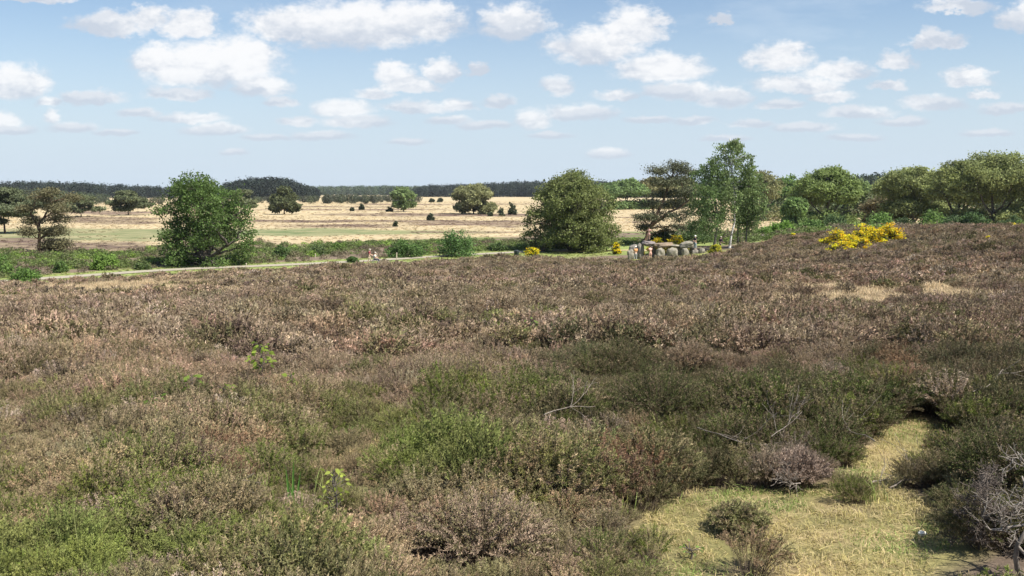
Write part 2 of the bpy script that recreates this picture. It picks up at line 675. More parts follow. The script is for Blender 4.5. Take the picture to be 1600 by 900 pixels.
def heather_mask(x, y):
    """1 on the heather slope, 0 beyond its foot"""
    t = tfoot(x, y)
    nz = (fbm(x * .15, y * .15, 33, 3) - .5) * 5
    pd = path_dist(x, y)
    pull = 6.5 * sstep(-26, -10, np.asarray(x, float))
    edge_path = sstep(-2.6, -4.6, pd + nz * .35 + pull) * (x < PATH[-1, 0]) + 1.0 * (x >= PATH[-1, 0])
    xs = np.asarray(x, float)
    lim = np.where(xs < -2, 111.5, 111.5 - 12.0 * sstep(-2, 9, xs) * (1 - sstep(23, 30, xs)) + 9 * sstep(28, 40, xs))
    return sstep(lim + 2.0, lim - 2.0, t + nz * .6) * edge_path


def base_colour(x, y):
    x, y = np.asarray(x, float), np.asarray(y, float)
    n1 = fbm(x * .6, y * .6, 41, 4)[:, None]
    n2 = fbm(x * .06, y * .06, 43, 4)[:, None]
    z = CH - 8.6
    px = 800 + FPX * x / np.maximum(y, 1)
    row = 299 + 8.6 * FPX / np.maximum(y, 1)
    # plain
    tan = np.array([.392, .32, .202]) * (0.86 + .28 * n2)
    tan = tan * (1 - .12 * (n1 - .5))
    c = tan
    wob = (fbm(px * .012, row * .25, 51, 4) - .5)
    for (r0, r1, p0, p1, cc) in STRIPES:
        h = (r1 - r0)
        rr = row + wob * h * .6
        m = sstep(r0 - .12 * h, r0 + .2 * h, rr) * sstep(r1 + .12 * h, r1 - .2 * h, rr)
        m = m * sstep(p0 - 30, p0 + 50, px + wob * 160) * sstep(p1 + 30, p1 - 50, px + wob * 160)
        m = m * (.62 + .38 * sstep(.35, .6, fbm(px * .03, row * .8, 61, 3)))
        c = c * (1 - m[:, None]) + np.array(cc) * np.where(cc[1] > cc[0] * .93, 1.0, .78) * (.85 + .3 * n1) * m[:, None]
    pd = path_dist(x, y)
    # scrubby belt beyond the path
    m = sstep(43, 30, pd + (fbm(x * .08, y * .08, 71, 3) - .5) * 16) * (x < 60)
    mixb = sstep(.42, .58, fbm(x * .11, y * .2, 73, 3))[:, None]
    belt = np.array([.125, .15, .055]) * mixb + np.array([.165, .125, .095]) * (1 - mixb)
    c = c * (1 - m[:, None]) + belt * (.85 + .3 * n1) * m[:, None]
    # mown verge on both sides of the path
    m = sstep(5.5, 3.5, np.where(pd < 0, np.abs(pd) * (1 - .6 * sstep(-26, -10, x)), pd) + (fbm(x * .3, y * .3, 75, 2) - .5) * 2)
    verge = np.array([.21, .25, .085]) * (.85 + .3 * n1)
    c = c * (1 - m[:, None]) + verge * m[:, None]
    # grass near the stones
    m = sstep(14, 9, np.hypot((x - 14) * .6, (y - 105) * 1.6))
    c = c * (1 - m[:, None]) + np.array([.24, .25, .095]) * (.85 + .3 * n1) * m[:, None]
    # heather soil
    hm = heather_mask(x, y)[:, None]
    soil = np.array([.115, .088, .068]) * (.75 + .5 * n1)
    green_near = sstep(24, 10, y)[:, None] * sstep(.4, .6, n2)
    soil = soil * (1 - green_near * .5) + np.array([.09, .10, .04]) * green_near * .5
    c = c * (1 - hm) + soil * hm
    # the straw coloured clearing
    gzv = ground_z(x, y)
    ppx, ppy = pix(x, y, gzv)
    cl = (clearing(ppx, ppy) * (y < 14))[:, None]
    straw = np.array([.27, .215, .105]) * (.5 + 1.0 * n1) * (1 - .25 * mixb) + np.array([.0, .02, 0]) * mixb
    bare = sstep(.52, .62, fbm(x * 1.7, y * 1.7, 81, 3))[:, None]
    straw = straw * (1 - bare * .6) + np.array([.36, .265, .15]) * bare * .6
    c = c * (1 - cl) + straw * cl
    return np.clip(c, .01, .8)


def build_ground():
    xs = [0.0]
    while xs[-1] < 2600:
        x = xs[-1]
        xs.append(x + (.35 if x < 8 else .8 if x < 75 else max(.8, (x - 75) * .05 + .8)))
    xs = np.array(xs)
    xs = np.concatenate([-xs[:0:-1], xs])
    ys = [-60.0]
    while ys[-1] < 2600:
        y = ys[-1]
        ys.append(y + (4 if y < -4 else .3 if y < 14 else .8 if y < 80 else .6 if y < 150 else .0115 * y - 1.1))
    ys = np.array(ys)
    Xg, Yg = np.meshgrid(xs, ys)
    x, y = Xg.ravel(), Yg.ravel()
    z = ground_z(x, y)
    V = np.stack([x, y, z], 1)
    nx, ny = len(xs), len(ys)
    i, j = np.meshgrid(np.arange(ny - 1), np.arange(nx - 1), indexing='ij')
    F = np.stack([i * nx + j, i * nx + j + 1, (i + 1) * nx + j + 1, (i + 1) * nx + j], -1).reshape(-1, 4)
    m, T = mat_new('heath_ground')
    out = T.n('ShaderNodeOutputMaterial')
    b = T.n('ShaderNodeBsdfPrincipled')
    b.inputs['Roughness'].default_value = .95
    b.inputs['Specular IOR Level'].default_value = .1
    pos = T.n('ShaderNodeNewGeometry').outputs['Position']
    na = T.noise(pos, 9.0, 6, .65)
    nb = T.noise(pos, .55, 5, .6)
    f = T.math('MULTIPLY', T.mapr(na, .25, .75, .68, 1.32, smooth=False), T.mapr(nb, .3, .7, .84, 1.16, smooth=False))
    c = T.vec('SCALE', attr(T, 'col'))
    T.l(f, c.node.inputs['Scale'])
    T.l(c, b.inputs['Base Color'])
    bp = T.n('ShaderNodeBump')
    bp.inputs['Strength'].default_value = .8
    bp.inputs['Distance'].default_value = .05
    T.l(na, bp.inputs['Height'])
    T.l(bp.outputs[0], b.inputs['Normal'])
    T.l(b.outputs[0], out.inputs[0])
    me = mesh_from('ground', V, F, attrs={'col': base_colour(x, y)}, mats=[m], smooth=True)
    tag(obj('ground', me), 'heath ground sloping down to the flat straw coloured plain', kind='structure')


build_ground()


def ribbon(name, P, w, lift, mat, label):
    P = np.asarray(P, float)
    s = np.linspace(0, 1, 90)
    k = np.linspace(0, 1, len(P))
    Q = np.stack([np.interp(s, k, P[:, 0]), np.interp(s, k, P[:, 1])], 1)
    T = unit(np.gradient(Q, axis=0))
    Nn = np.stack([-T[:, 1], T[:, 0]], 1)
    cols = np.linspace(-.5, .5, 7)
    wv = w * (1 + .12 * (vnoise(s * 40, s * 0, 5) - .5))
    V = []
    for c in cols:
        q = Q + Nn * (wv * c)[:, None]
        zz = ground_z(q[:, 0], q[:, 1]) + lift * (1 - .5 * (2 * c) ** 2)
        V.append(np.stack([q[:, 0], q[:, 1], zz], 1))
    V = np.stack(V, 1)
    n, m_ = V.shape[:2]
    i, j = np.meshgrid(np.arange(n - 1), np.arange(m_ - 1), indexing='ij')
    F = np.stack([i * m_ + j, i * m_ + j + 1, (i + 1) * m_ + j + 1, (i + 1) * m_ + j], -1).reshape(-1, 4)
    o = obj(name, mesh_from(name, V.reshape(-1, 3), F, mats=[mat], smooth=True))
    return tag(o, label, kind='structure')


M_PATH = mat_simple('pale_gravel', (.29, .26, .205), .95, 2.5, .15)
M_SAND = mat_simple('yellow_sand', (.36, .29, .16), .95, 2.0, .15)
ribbon('path', PATH, 2.5, .10, M_PATH, 'pale gravel path along the foot of the heather slope')
SP = [hit(px, py) for px, py in ((868, 393.5), (900, 393), (940, 392), (985, 391), (1030, 391.5), (1090, 390))]
ribbon('sand_path', [(p.x, p.y) for p in SP], 2.6, .09, M_SAND, 'yellow sandy track leading to the boulders')


# ------------------------------------------------------------------ template plants for the ground cover (not linked to the scene themselves)
def clump_mesh(name, seed, h, rad, n_stem, n_shoot, slen, swid, stemw, mat, lean=0.0, flat=.45, tvar=None):
    r = np.random.default_rng(seed)
    n = n_stem
    az = r.uniform(0, 2 * np.pi, n)
    u = r.uniform(0, 1, n)
    tip = np.stack([np.cos(az) * rad * np.sqrt(u) + lean * rad, np.sin(az) * rad * np.sqrt(u), h * (1 - flat * u) * r.uniform(.72, 1.1, n)], 1)
    b0 = tip * np.array([.22, .22, 0]) + r.normal(0, .02, (n, 3)) * np.array([1, 1, 0])
    b0[:, 2] = -.04
    mid = (b0 + tip) / 2
    mid[:, :2] = b0[:, :2] + (tip[:, :2] - b0[:, :2]) * .36 + r.normal(0, .05 * rad, (n, 2))
    mid[:, 2] = h * .48 * r.uniform(.85, 1.15, n)
    V, Fq, tc = [], [], []
    nv = 0
    # stems: strips
    S = unit(r.normal(0, 1, (n, 3)))
    ss = np.array([0, .35, .7, 1.0])

    def bez(t):
        t = np.asarray(t)
        return (1 - t) ** 2 * b0 + 2 * t * (1 - t) * mid + t * t * tip
    rows = [bez(np.full((n, 1), t)) for t in ss]
    ww = [stemw, stemw * .8, stemw * .6, stemw * .3]
    rndS = r.uniform(0, 1, (n, 2))
    for k in range(3):
        a, b = rows[k], rows[k + 1]
        q = np.stack([a - S * ww[k], a + S * ww[k], b + S * ww[k + 1], b - S * ww[k + 1]], 1)
        V.append(q.reshape(-1, 3))
        t = np.stack([np.full((n,), ss[k] * .4), np.full((n,), ss[k] * .4), np.full((n,), ss[k + 1] * .4), np.full((n,), ss[k + 1] * .4)], 1).ravel()
        tc.append(np.stack([t, np.repeat(rndS[:, 0], 4), np.repeat(rndS[:, 1], 4)], 1))
    # shoots: crossed kites along the upper stem
    m = n * n_shoot
    si = np.repeat(np.arange(n), n_shoot)
    t = r.beta(2.2, 1.2, m) * .62 + .38
    tt = t[:, None]
    p = (1 - tt) ** 2 * b0[si] + 2 * tt * (1 - tt) * mid[si] + tt * tt * tip[si]
    tan = unit(2 * (1 - tt) * (mid[si] - b0[si]) + 2 * tt * (tip[si] - mid[si]))
    out = p * np.array([1, 1, 0])
    out = unit(out + 1e-4)
    d = unit(tan * .55 + unit(r.normal(0, 1, (m, 3))) * .9 + out * .15 + np.array([0, 0, .25]))
    ln = slen * r.uniform(.55, 1.25, m)
    wd = swid * r.uniform(.7, 1.3, m)
    clumpr = r.uniform(0, 1, n)          # a whole stem leans to one colour
    r1 = np.clip(clumpr[si] * .6 + r.uniform(0, 1, m) * .4, 0, 1)
    r2 = np.clip(rndS[si, 1] * .5 + r.uniform(0, 1, m) * .5, 0, 1)
    side = unit(r.normal(0, 1, (m, 3)))
    for kx in range(2):
        sd = side if kx == 0 else np.cross(unit(d), side)
        V.append(kites(p, d, sd, ln, wd))
        b = np.stack([t * .9, np.minimum(t + .1, 1), np.ones(m), np.minimum(t + .1, 1)], 1).ravel()
        tc.append(np.stack([b, np.repeat(r1, 4), np.repeat(r2, 4)], 1))
    V = np.concatenate(V)
    return mesh_from(name, V, quads(len(V) // 4), attrs={'tc': np.concatenate(tc)}, mats=[mat])


def tuft_mesh(name, seed, h, rad, n, w, mat, droop=.5):
    r = np.random.default_rng(seed)
    az = r.uniform(0, 2 * np.pi, n)
    b = np.stack([r.normal(0, rad * .4, n), r.normal(0, rad * .4, n), np.full(n, -.03)], 1)
    hh = h * r.uniform(.45, 1.1, n)
    o = np.stack([np.cos(az), np.sin(az), np.zeros(n)], 1) * (rad * r.uniform(.1, 1, n))[:, None]
    tip = b + o + np.stack([np.zeros(n), np.zeros(n), hh], 1)
    tip[:, 2] -= droop * np.linalg.norm(o, axis=1) * .6
    mid = b + o * .28 + np.stack([np.zeros(n), np.zeros(n), hh * .62], 1)
    S = unit(np.stack([-np.sin(az), np.cos(az), r.normal(0, .2, n)], 1))
    q1 = np.stack([b - S * w * .5, b + S * w * .5, mid + S * w * .42, mid - S * w * .42], 1).reshape(-1, 3)
    q2 = np.stack([mid - S * w * .42, mid + S * w * .42, tip + S * w * .06, tip - S * w * .06], 1).reshape(-1, 3)
    rr = r.uniform(0, 1, (n, 2))
    tc1 = np.stack([np.tile([0, 0, .6, .6], n), np.repeat(rr[:, 0], 4), np.repeat(rr[:, 1], 4)], 1)
    tc2 = np.stack([np.tile([.6, .6, 1, 1], n), np.repeat(rr[:, 0], 4), np.repeat(rr[:, 1], 4)], 1)
    V = np.concatenate([q1, q2])
    return mesh_from(name, V, quads(len(V) // 4), attrs={'tc': np.concatenate([tc1, tc2])}, mats=[mat])


def bushlet_mesh(name, seed, h, rad, n, ls, mat):
    """low leafy growth: leaf quads on a lumpy dome"""
    r = np.random.default_rng(seed)
    d = unit(r.normal(0, 1, (n, 3)))
    d[:, 2] = np.abs(d[:, 2])
    lump = 1 + .3 * np.sin(d[:, 0] * 5 + seed) * np.cos(d[:, 1] * 4 + seed * 2)
    p = d * (r.uniform(.5, 1, n) ** .5 * lump)[:, None] * np.array([rad, rad, h])
    nrm = unit(d + r.normal(0, .7, (n, 3)))
    D = np.cross(nrm, unit(r.normal(0, 1, (n, 3))))
    S = np.cross(nrm, D)
    s = ls * r.uniform(.6, 1.4, n)
    V = kites(p, D, S, s, s * .7)
    rr = r.uniform(0, 1, (n, 2))
    tc = np.stack([np.ones(n * 4), np.repeat(rr[:, 0], 4), np.repeat(rr[:, 1], 4)], 1)
    return mesh_from(name, V, quads(n), attrs={'tc': tc}, mats=[mat])


def template_collection(name, meshes, stuff_label):
    c = bpy.data.collections.new(name)
    for i, me in enumerate(meshes):
        o = bpy.data.objects.new(me.name, me)
        tag(o, stuff_label, kind='stuff')
        c.objects.link(o)
    return c


def scatter_object(name, P, rot, scl, idx, tint, tint2, coll, label, cat=None):
    n = len(P)
    me = bpy.data.meshes.new(name)
    me.vertices.add(n)
    me.vertices.foreach_set('co', np.asarray(P, np.float32).ravel())
    for k, a, ty in (('rot', rot, 'FLOAT_VECTOR'), ('scl', scl, 'FLOAT_VECTOR'), ('idx', idx, 'INT'), ('tint', tint, 'FLOAT_COLOR'), ('tint2', tint2, 'FLOAT_COLOR')):
        t = me.attributes.new(k, ty, 'POINT')
        if ty == 'FLOAT_VECTOR':
            t.data.foreach_set('vector', np.asarray(a, np.float32).ravel())
        elif ty == 'INT':
            t.data.foreach_set('value', np.asarray(a, np.int32))
        else:
            a = np.concatenate([np.asarray(a, np.float32), np.ones((n, 1), np.float32)], 1)
            t.data.foreach_set('color', a.ravel())
    o = obj(name, me)
    g = bpy.data.node_groups.new(name + '_scatter', 'GeometryNodeTree')
    g.interface.new_socket('Geometry', in_out='INPUT', socket_type='NodeSocketGeometry')
    g.interface.new_socket('Geometry', in_out='OUTPUT', socket_type='NodeSocketGeometry')
    N = g.nodes
    gi, go = N.new('NodeGroupInput'), N.new('NodeGroupOutput')
    ci = N.new('GeometryNodeCollectionInfo')
    ci.inputs['Collection'].default_value = coll
    ci.inputs['Separate Children'].default_value = True
    ci.inputs['Reset Children'].default_value = True
    ip = N.new('GeometryNodeInstanceOnPoints')
    ip.inputs['Pick Instance'].default_value = True

    def na(nm, ty):
        a = N.new('GeometryNodeInputNamedAttribute')
        a.data_type = ty
        a.inputs['Name'].default_value = nm
        return next(s for s in a.outputs if s.enabled and s.name == 'Attribute')
    L = g.links.new
    L(gi.outputs[0], ip.inputs['Points'])
    L(ci.outputs[0], ip.inputs['Instance'])
    L(na('idx', 'INT'), ip.inputs['Instance Index'])
    L(na('rot', 'FLOAT_VECTOR'), ip.inputs['Rotation'])
    L(na('scl', 'FLOAT_VECTOR'), ip.inputs['Scale'])
    L(ip.outputs[0], go.inputs[0])
    md = o.modifiers.new('scatter', 'NODES')
    md.node_group = g
    return tag(o, label, cat, kind='stuff')


def wedge(y0, y1, sp, k=.70, seed=1, extra=3.0):
    r = np.random.default_rng(seed)
    xs = np.arange(-(k * y1 + extra), k * y1 + extra, sp)
    ys = np.arange(y0, y1, sp)
    X, Yv = np.meshgrid(xs, ys)
    X = X + r.uniform(-.5, .5, X.shape) * sp
    Yv = Yv + r.uniform(-.5, .5, Yv.shape) * sp
    x, y = X.ravel(), Yv.ravel()
    ok = np.abs(x) < k * y + extra
    return x[ok], y[ok]


# colour patches of the heather, seen where they lie: (column, row, half width, half height, kind, strength)
GREEN, DARK, BRIGHT, PINK, RUST, GREY = range(6)
PATCH = [
    (1010, 600, 210, 62, DARK, 1.0), (1200, 640, 240, 70, DARK, .9), (1450, 610, 200, 70, DARK, .8), (1130, 720, 190, 70, DARK, .85), (880, 650, 90, 50, DARK, .7),
    (1540, 690, 60, 60, DARK, 1.0), (1570, 720, 90, 60, DARK, 1.0), (1560, 830, 110, 120, DARK, 1.0), (960, 560, 120, 30, DARK, .6),
    (620, 690, 130, 55, BRIGHT, .9), (700, 720, 100, 40, BRIGHT, .8), (560, 640, 90, 40, GREEN, .9), (450, 690, 100, 60, GREEN, .8), (300, 740, 130, 50, GREEN, .7),
    (150, 830, 200, 80, BRIGHT, .8), (60, 880, 120, 40, BRIGHT, 1.), (420, 800, 120, 60, GREEN, .8), (420, 870, 160, 40, BRIGHT, .5), (560, 740, 110, 40, GREEN, .6), (100, 640, 160, 30, GREEN, .5), (250, 640, 60, 30, GREEN, .8),
    (760, 620, 120, 40, GREEN, .7), (800, 700, 80, 40, GREEN, .6), (880, 740, 90, 60, GREEN, .6), (980, 830, 100, 40, GREEN, .7), (880, 505, 70, 12, BRIGHT, .5), (760, 515, 60, 12, BRIGHT, .35),
    (560, 700, 80, 40, PINK, .9), (330, 700, 130, 40, PINK, .7), (90, 720, 110, 55, PINK, .9), (740, 810, 150, 70, PINK, 1.0), (640, 800, 70, 50, PINK, .8), (900, 790, 90, 50, PINK, .6), (690, 580, 90, 40, PINK, .9),
    (350, 800, 80, 50, PINK, .5), (200, 590, 160, 40, PINK, .6), (450, 610, 100, 20, PINK, .7), (880, 860, 160, 30, PINK, .7), (560, 860, 120, 40, PINK, .6),
    (1245, 735, 50, 40, GREY, .9), (960, 715, 55, 40, RUST, .8), (1400, 590, 40, 28, RUST, .6), (560, 535, 22, 8, RUST, .8), (370, 705, 60, 40, RUST, .4), (1060, 700, 40, 30, GREEN, .5), (1350, 620, 90, 40, GREEN, .5),
    (1200, 500, 250, 30, PINK, .4), (1480, 540, 150, 30, PINK, .3), (1000, 860, 120, 40, GREEN, .8), (1180, 880, 60, 30, PINK, .4),
]
TINTS = np.array([(.158, .19, .044), (.092, .110, .036), (.195, .245, .058), (.40, .29, .205), (.27, .155, .10), (.34, .275, .22)])
TINTS2 = np.array([(.27, .215, .135), (.20, .155, .10), (.17, .20, .06), (.22, .20, .10), (.36, .24, .15), (.24, .18, .14)])
BROWN = np.array([.36, .27, .20])
BROWN2 = np.array([.25, .198, .122])


def heather_tint(x, y, seed):
    r = np.random.default_rng(seed)
    n = len(x)
    px, py = pix(x, y, ground_z(x, y) + .2)
    big = fbm(x * .09, y * .09, 91, 4)
    mid = fbm(x * .55, y * .55, 93, 3)
    c1 = BROWN * (1 + .6 * (big - .5) + .5 * (mid - .5))[:, None]
    old = sstep(.46, .66, fbm(x * .045, y * .03, 191, 4))[:, None] * sstep(12, 25, y)[:, None]
    c1 = c1 * (1 - .55 * old) + np.array([.30, .255, .165]) * .55 * old
    c2 = np.tile(BROWN2, (n, 1))
    nr = (sstep(12, 5.5, y) * .55)[:, None]
    c1 = c1 * (1 - nr) + np.array([.21, .185, .078]) * nr
    c2 = c2 * (1 - nr) + np.array([.19, .20, .075]) * nr
    # scattered olive, grey and dark plants everywhere
    pk = r.uniform(0, 1, n)
    ol = (pk < .10 + .10 * sstep(.5, .65, mid))[:, None]
    c1 = np.where(ol, np.array([.165, .155, .07]), c1)
    gy = ((pk > .80) & (pk < .90))[:, None]
    c1 = np.where(gy, np.array([.40, .315, .245]), c1)
    dk = ((pk > .90))[:, None]
    c1 = np.where(dk, np.array([.155, .112, .09]), c1)
    # greener close to the viewer
    g = sstep(13, 7, y) * sstep(.38, .62, fbm(x * .33, y * .33, 97, 3) * .7 + r.uniform(0, 1, n) * .3)
    sel = r.uniform(0, 1, n) < g * .8
    c1[sel] = TINTS[GREEN] * (1 + .3 * (mid[sel] - .5))[:, None]
    c2[sel] = TINTS2[GREEN]
    nzp = (fbm(px * .02, py * .035, 99, 3) - .5) * .9
    for (cx, cy_, w, h, k, st) in PATCH:
        d = 1 - np.sqrt(((px - cx) / w) ** 2 + ((py - cy_) / h) ** 2) + nzp
        s = (r.uniform(0, 1, n) < sstep(0, .35, d) * st)
        c1[s] = c1[s] * .28 + TINTS[k] * .72
        c2[s] = c2[s] * .35 + TINTS2[k] * .65
    v = (1 + r.normal(0, .13, n) + (y > 15) * r.normal(0, .10, n))[:, None]
    c1 = c1 * v * (1 + r.normal(0, .035, (n, 3)))
    return np.clip(c1, .01, .6), np.clip(c2 * v, .01, .6), px, py


# keep-out discs for single plants placed later (x, y, r)
KEEPOUT = []
FG_BUSH = [  # single heather bushes: (column, row of the base, width px, height px, tint, tint2, label)
    (1572, 795, 200, 190, DARK, 'big dark green heather bush at the edge of the straw coloured clearing'),
    (1155, 832, 105, 62, GREEN, 'small olive heather bush standing alone on the straw coloured grass'),
    (1030, 665, 190, 130, DARK, 'tall dark olive heather bush with a shaded hollow beneath it'),
    (690, 625, 150, 100, PINK, 'bare pinkish grey heather bush of upright twigs, half dead'),
    (755, 880, 260, 150, PINK, 'wide mound of faded pink heather below the green dip'),
    (370, 740, 130, 80, RUST, 'reddish brown low heather bush between green and pink ones'),
    (955, 745, 100, 70, RUST, 'rust coloured withered heather bush in the green thicket'),
    (1245, 762, 110, 80, GREY, 'grey dead heather bush with its pale roots showing'),
]
DS = hit(1600, 902)
KEEPOUT += [(DS.x - .05, DS.y + .05, .42), (DS.x - .15, DS.y - .35, .55), (DS.x - .2, DS.y - .8, .5)]
fg_spots = []
for (px, py, w, h, k, lab) in FG_BUSH:
    p = hit(px, py)
    m_px = p.y / FPX
    fg_spots.append((p, w * m_px / 2, h * m_px, k, lab))
    KEEPOUT.append((p.x, p.y, w * m_px * .14))


def keep(x, y):
    ok = np.ones(len(x), bool)
    for (kx, ky, kr) in KEEPOUT:
        ok &= np.hypot(x - kx, y - ky) > kr
    return ok


def build_heather():
    near = [clump_mesh(f'heather_plant_{a}', 100 + i, .34, .30, 120, 42, .0215, .0047, .0021, M_SPRIG, lean=.2 * (i % 3 - 1)) for i, a in enumerate('abcde')]
    midm = [clump_mesh(f'heather_tussock_{a}', 200 + i, .42, .38, 60, 17, .050, .0125, .0032, M_SPRIG, lean=.25 * (i % 3 - 1), flat=.5) for i, a in enumerate('abcd')]
    farm = [clump_mesh(f'heather_wide_tussock_{a}', 300 + i, .46, .56, 34, 14, .092, .034, .005, M_SPRIG, flat=.5) for i, a in enumerate('abcd')]
    coll = template_collection('heather_templates', near + midm + farm, 'brown and green heather')
    # collection children are ordered by name
    order = sorted([m.name for m in near + midm + farm])
    ids = lambda ms: np.array([order.index(m.name) for m in ms])
    P, S, I, C1, C2, RT = [], [], [], [], [], []
    for (y0, y1, sp, ms, sd, s0) in ((1.6, 15, .175, near, 1, .92), (15, 42, .34, midm, 2, 1.05), (42, 121, .56, farm, 3, 1.0)):
        x, y = wedge(y0, y1, sp, .70, sd)
        r = np.random.default_rng(500 + sd)
        hm = heather_mask(x, y)
        ok = (r.uniform(0, 1, len(x)) < hm) & keep(x, y)
        ok &= ~((np.hypot(x, y) < 2.6))
        x, y = x[ok], y[ok]
        c1, c2, px, py = heather_tint(x, y, 700 + sd)
        gx, gy = pix(x, y, ground_z(x, y))
        cl = clearing(gx, gy) * (y < 14)
        # bare patches with dry grass out on the slope
        gp = np.zeros(len(x))
        for (cx, cy_, w, h) in GRASSPATCH:
            gp = np.maximum(gp, sstep(0, .5, 1 - np.sqrt(((px - cx) / w) ** 2 + ((py - cy_) / h) ** 2) + (fbm(x * .4, y * .4, 5, 2) - .5)))
        hgt = np.where(y < 15, fbm(x * .75, y * .75, 77, 3), fbm(x * 1.0, y * .8, 78, 3))
        gap = hgt < .38 + .03 * (y > 15)
        ok = (r.uniform(0, 1, len(x)) > cl * 1.12 - .02) & (r.uniform(0, 1, len(x)) > gp * 1.05) & ~(gap & (r.uniform(0, 1, len(x)) < np.where(y > 15, .85, .35)))
        x, y, c1, c2, hgt = x[ok], y[ok], c1[ok], c2[ok], hgt[ok]
        n = len(x)
        s = s0 * np.where(y < 15, .56 + .85 * sstep(.25, .75, hgt), .48 + 1.0 * sstep(.28, .72, hgt)) * r.uniform(.8, 1.2, n)
        P.append(np.stack([x, y, ground_z(x, y)], 1))
        S.append(np.stack([s, s, s * r.uniform(.8, 1.25, n)], 1))
        I.append(ids(ms)[r.integers(0, len(ms), n)])
        RT.append(np.stack([r.normal(0, .14, n), r.normal(0, .14, n), r.uniform(0, 6.283, n)], 1))
        C1.append(c1)
        C2.append(c2)
    cat = np.concatenate
    scatter_object('heather', cat(P), cat(RT), cat(S), cat(I), cat(C1), cat(C2), coll, 'brown and green heather covering the whole slope in front')


GRASSPATCH = [(1330, 470, 150, 32), (1228, 474, 48, 22), (1470, 462, 75, 16), (1530, 470, 50, 8), (200, 452, 210, 15), (350, 455, 50, 8), (60, 470, 60, 6), (1520, 440, 40, 8), (40, 495, 40, 10)]


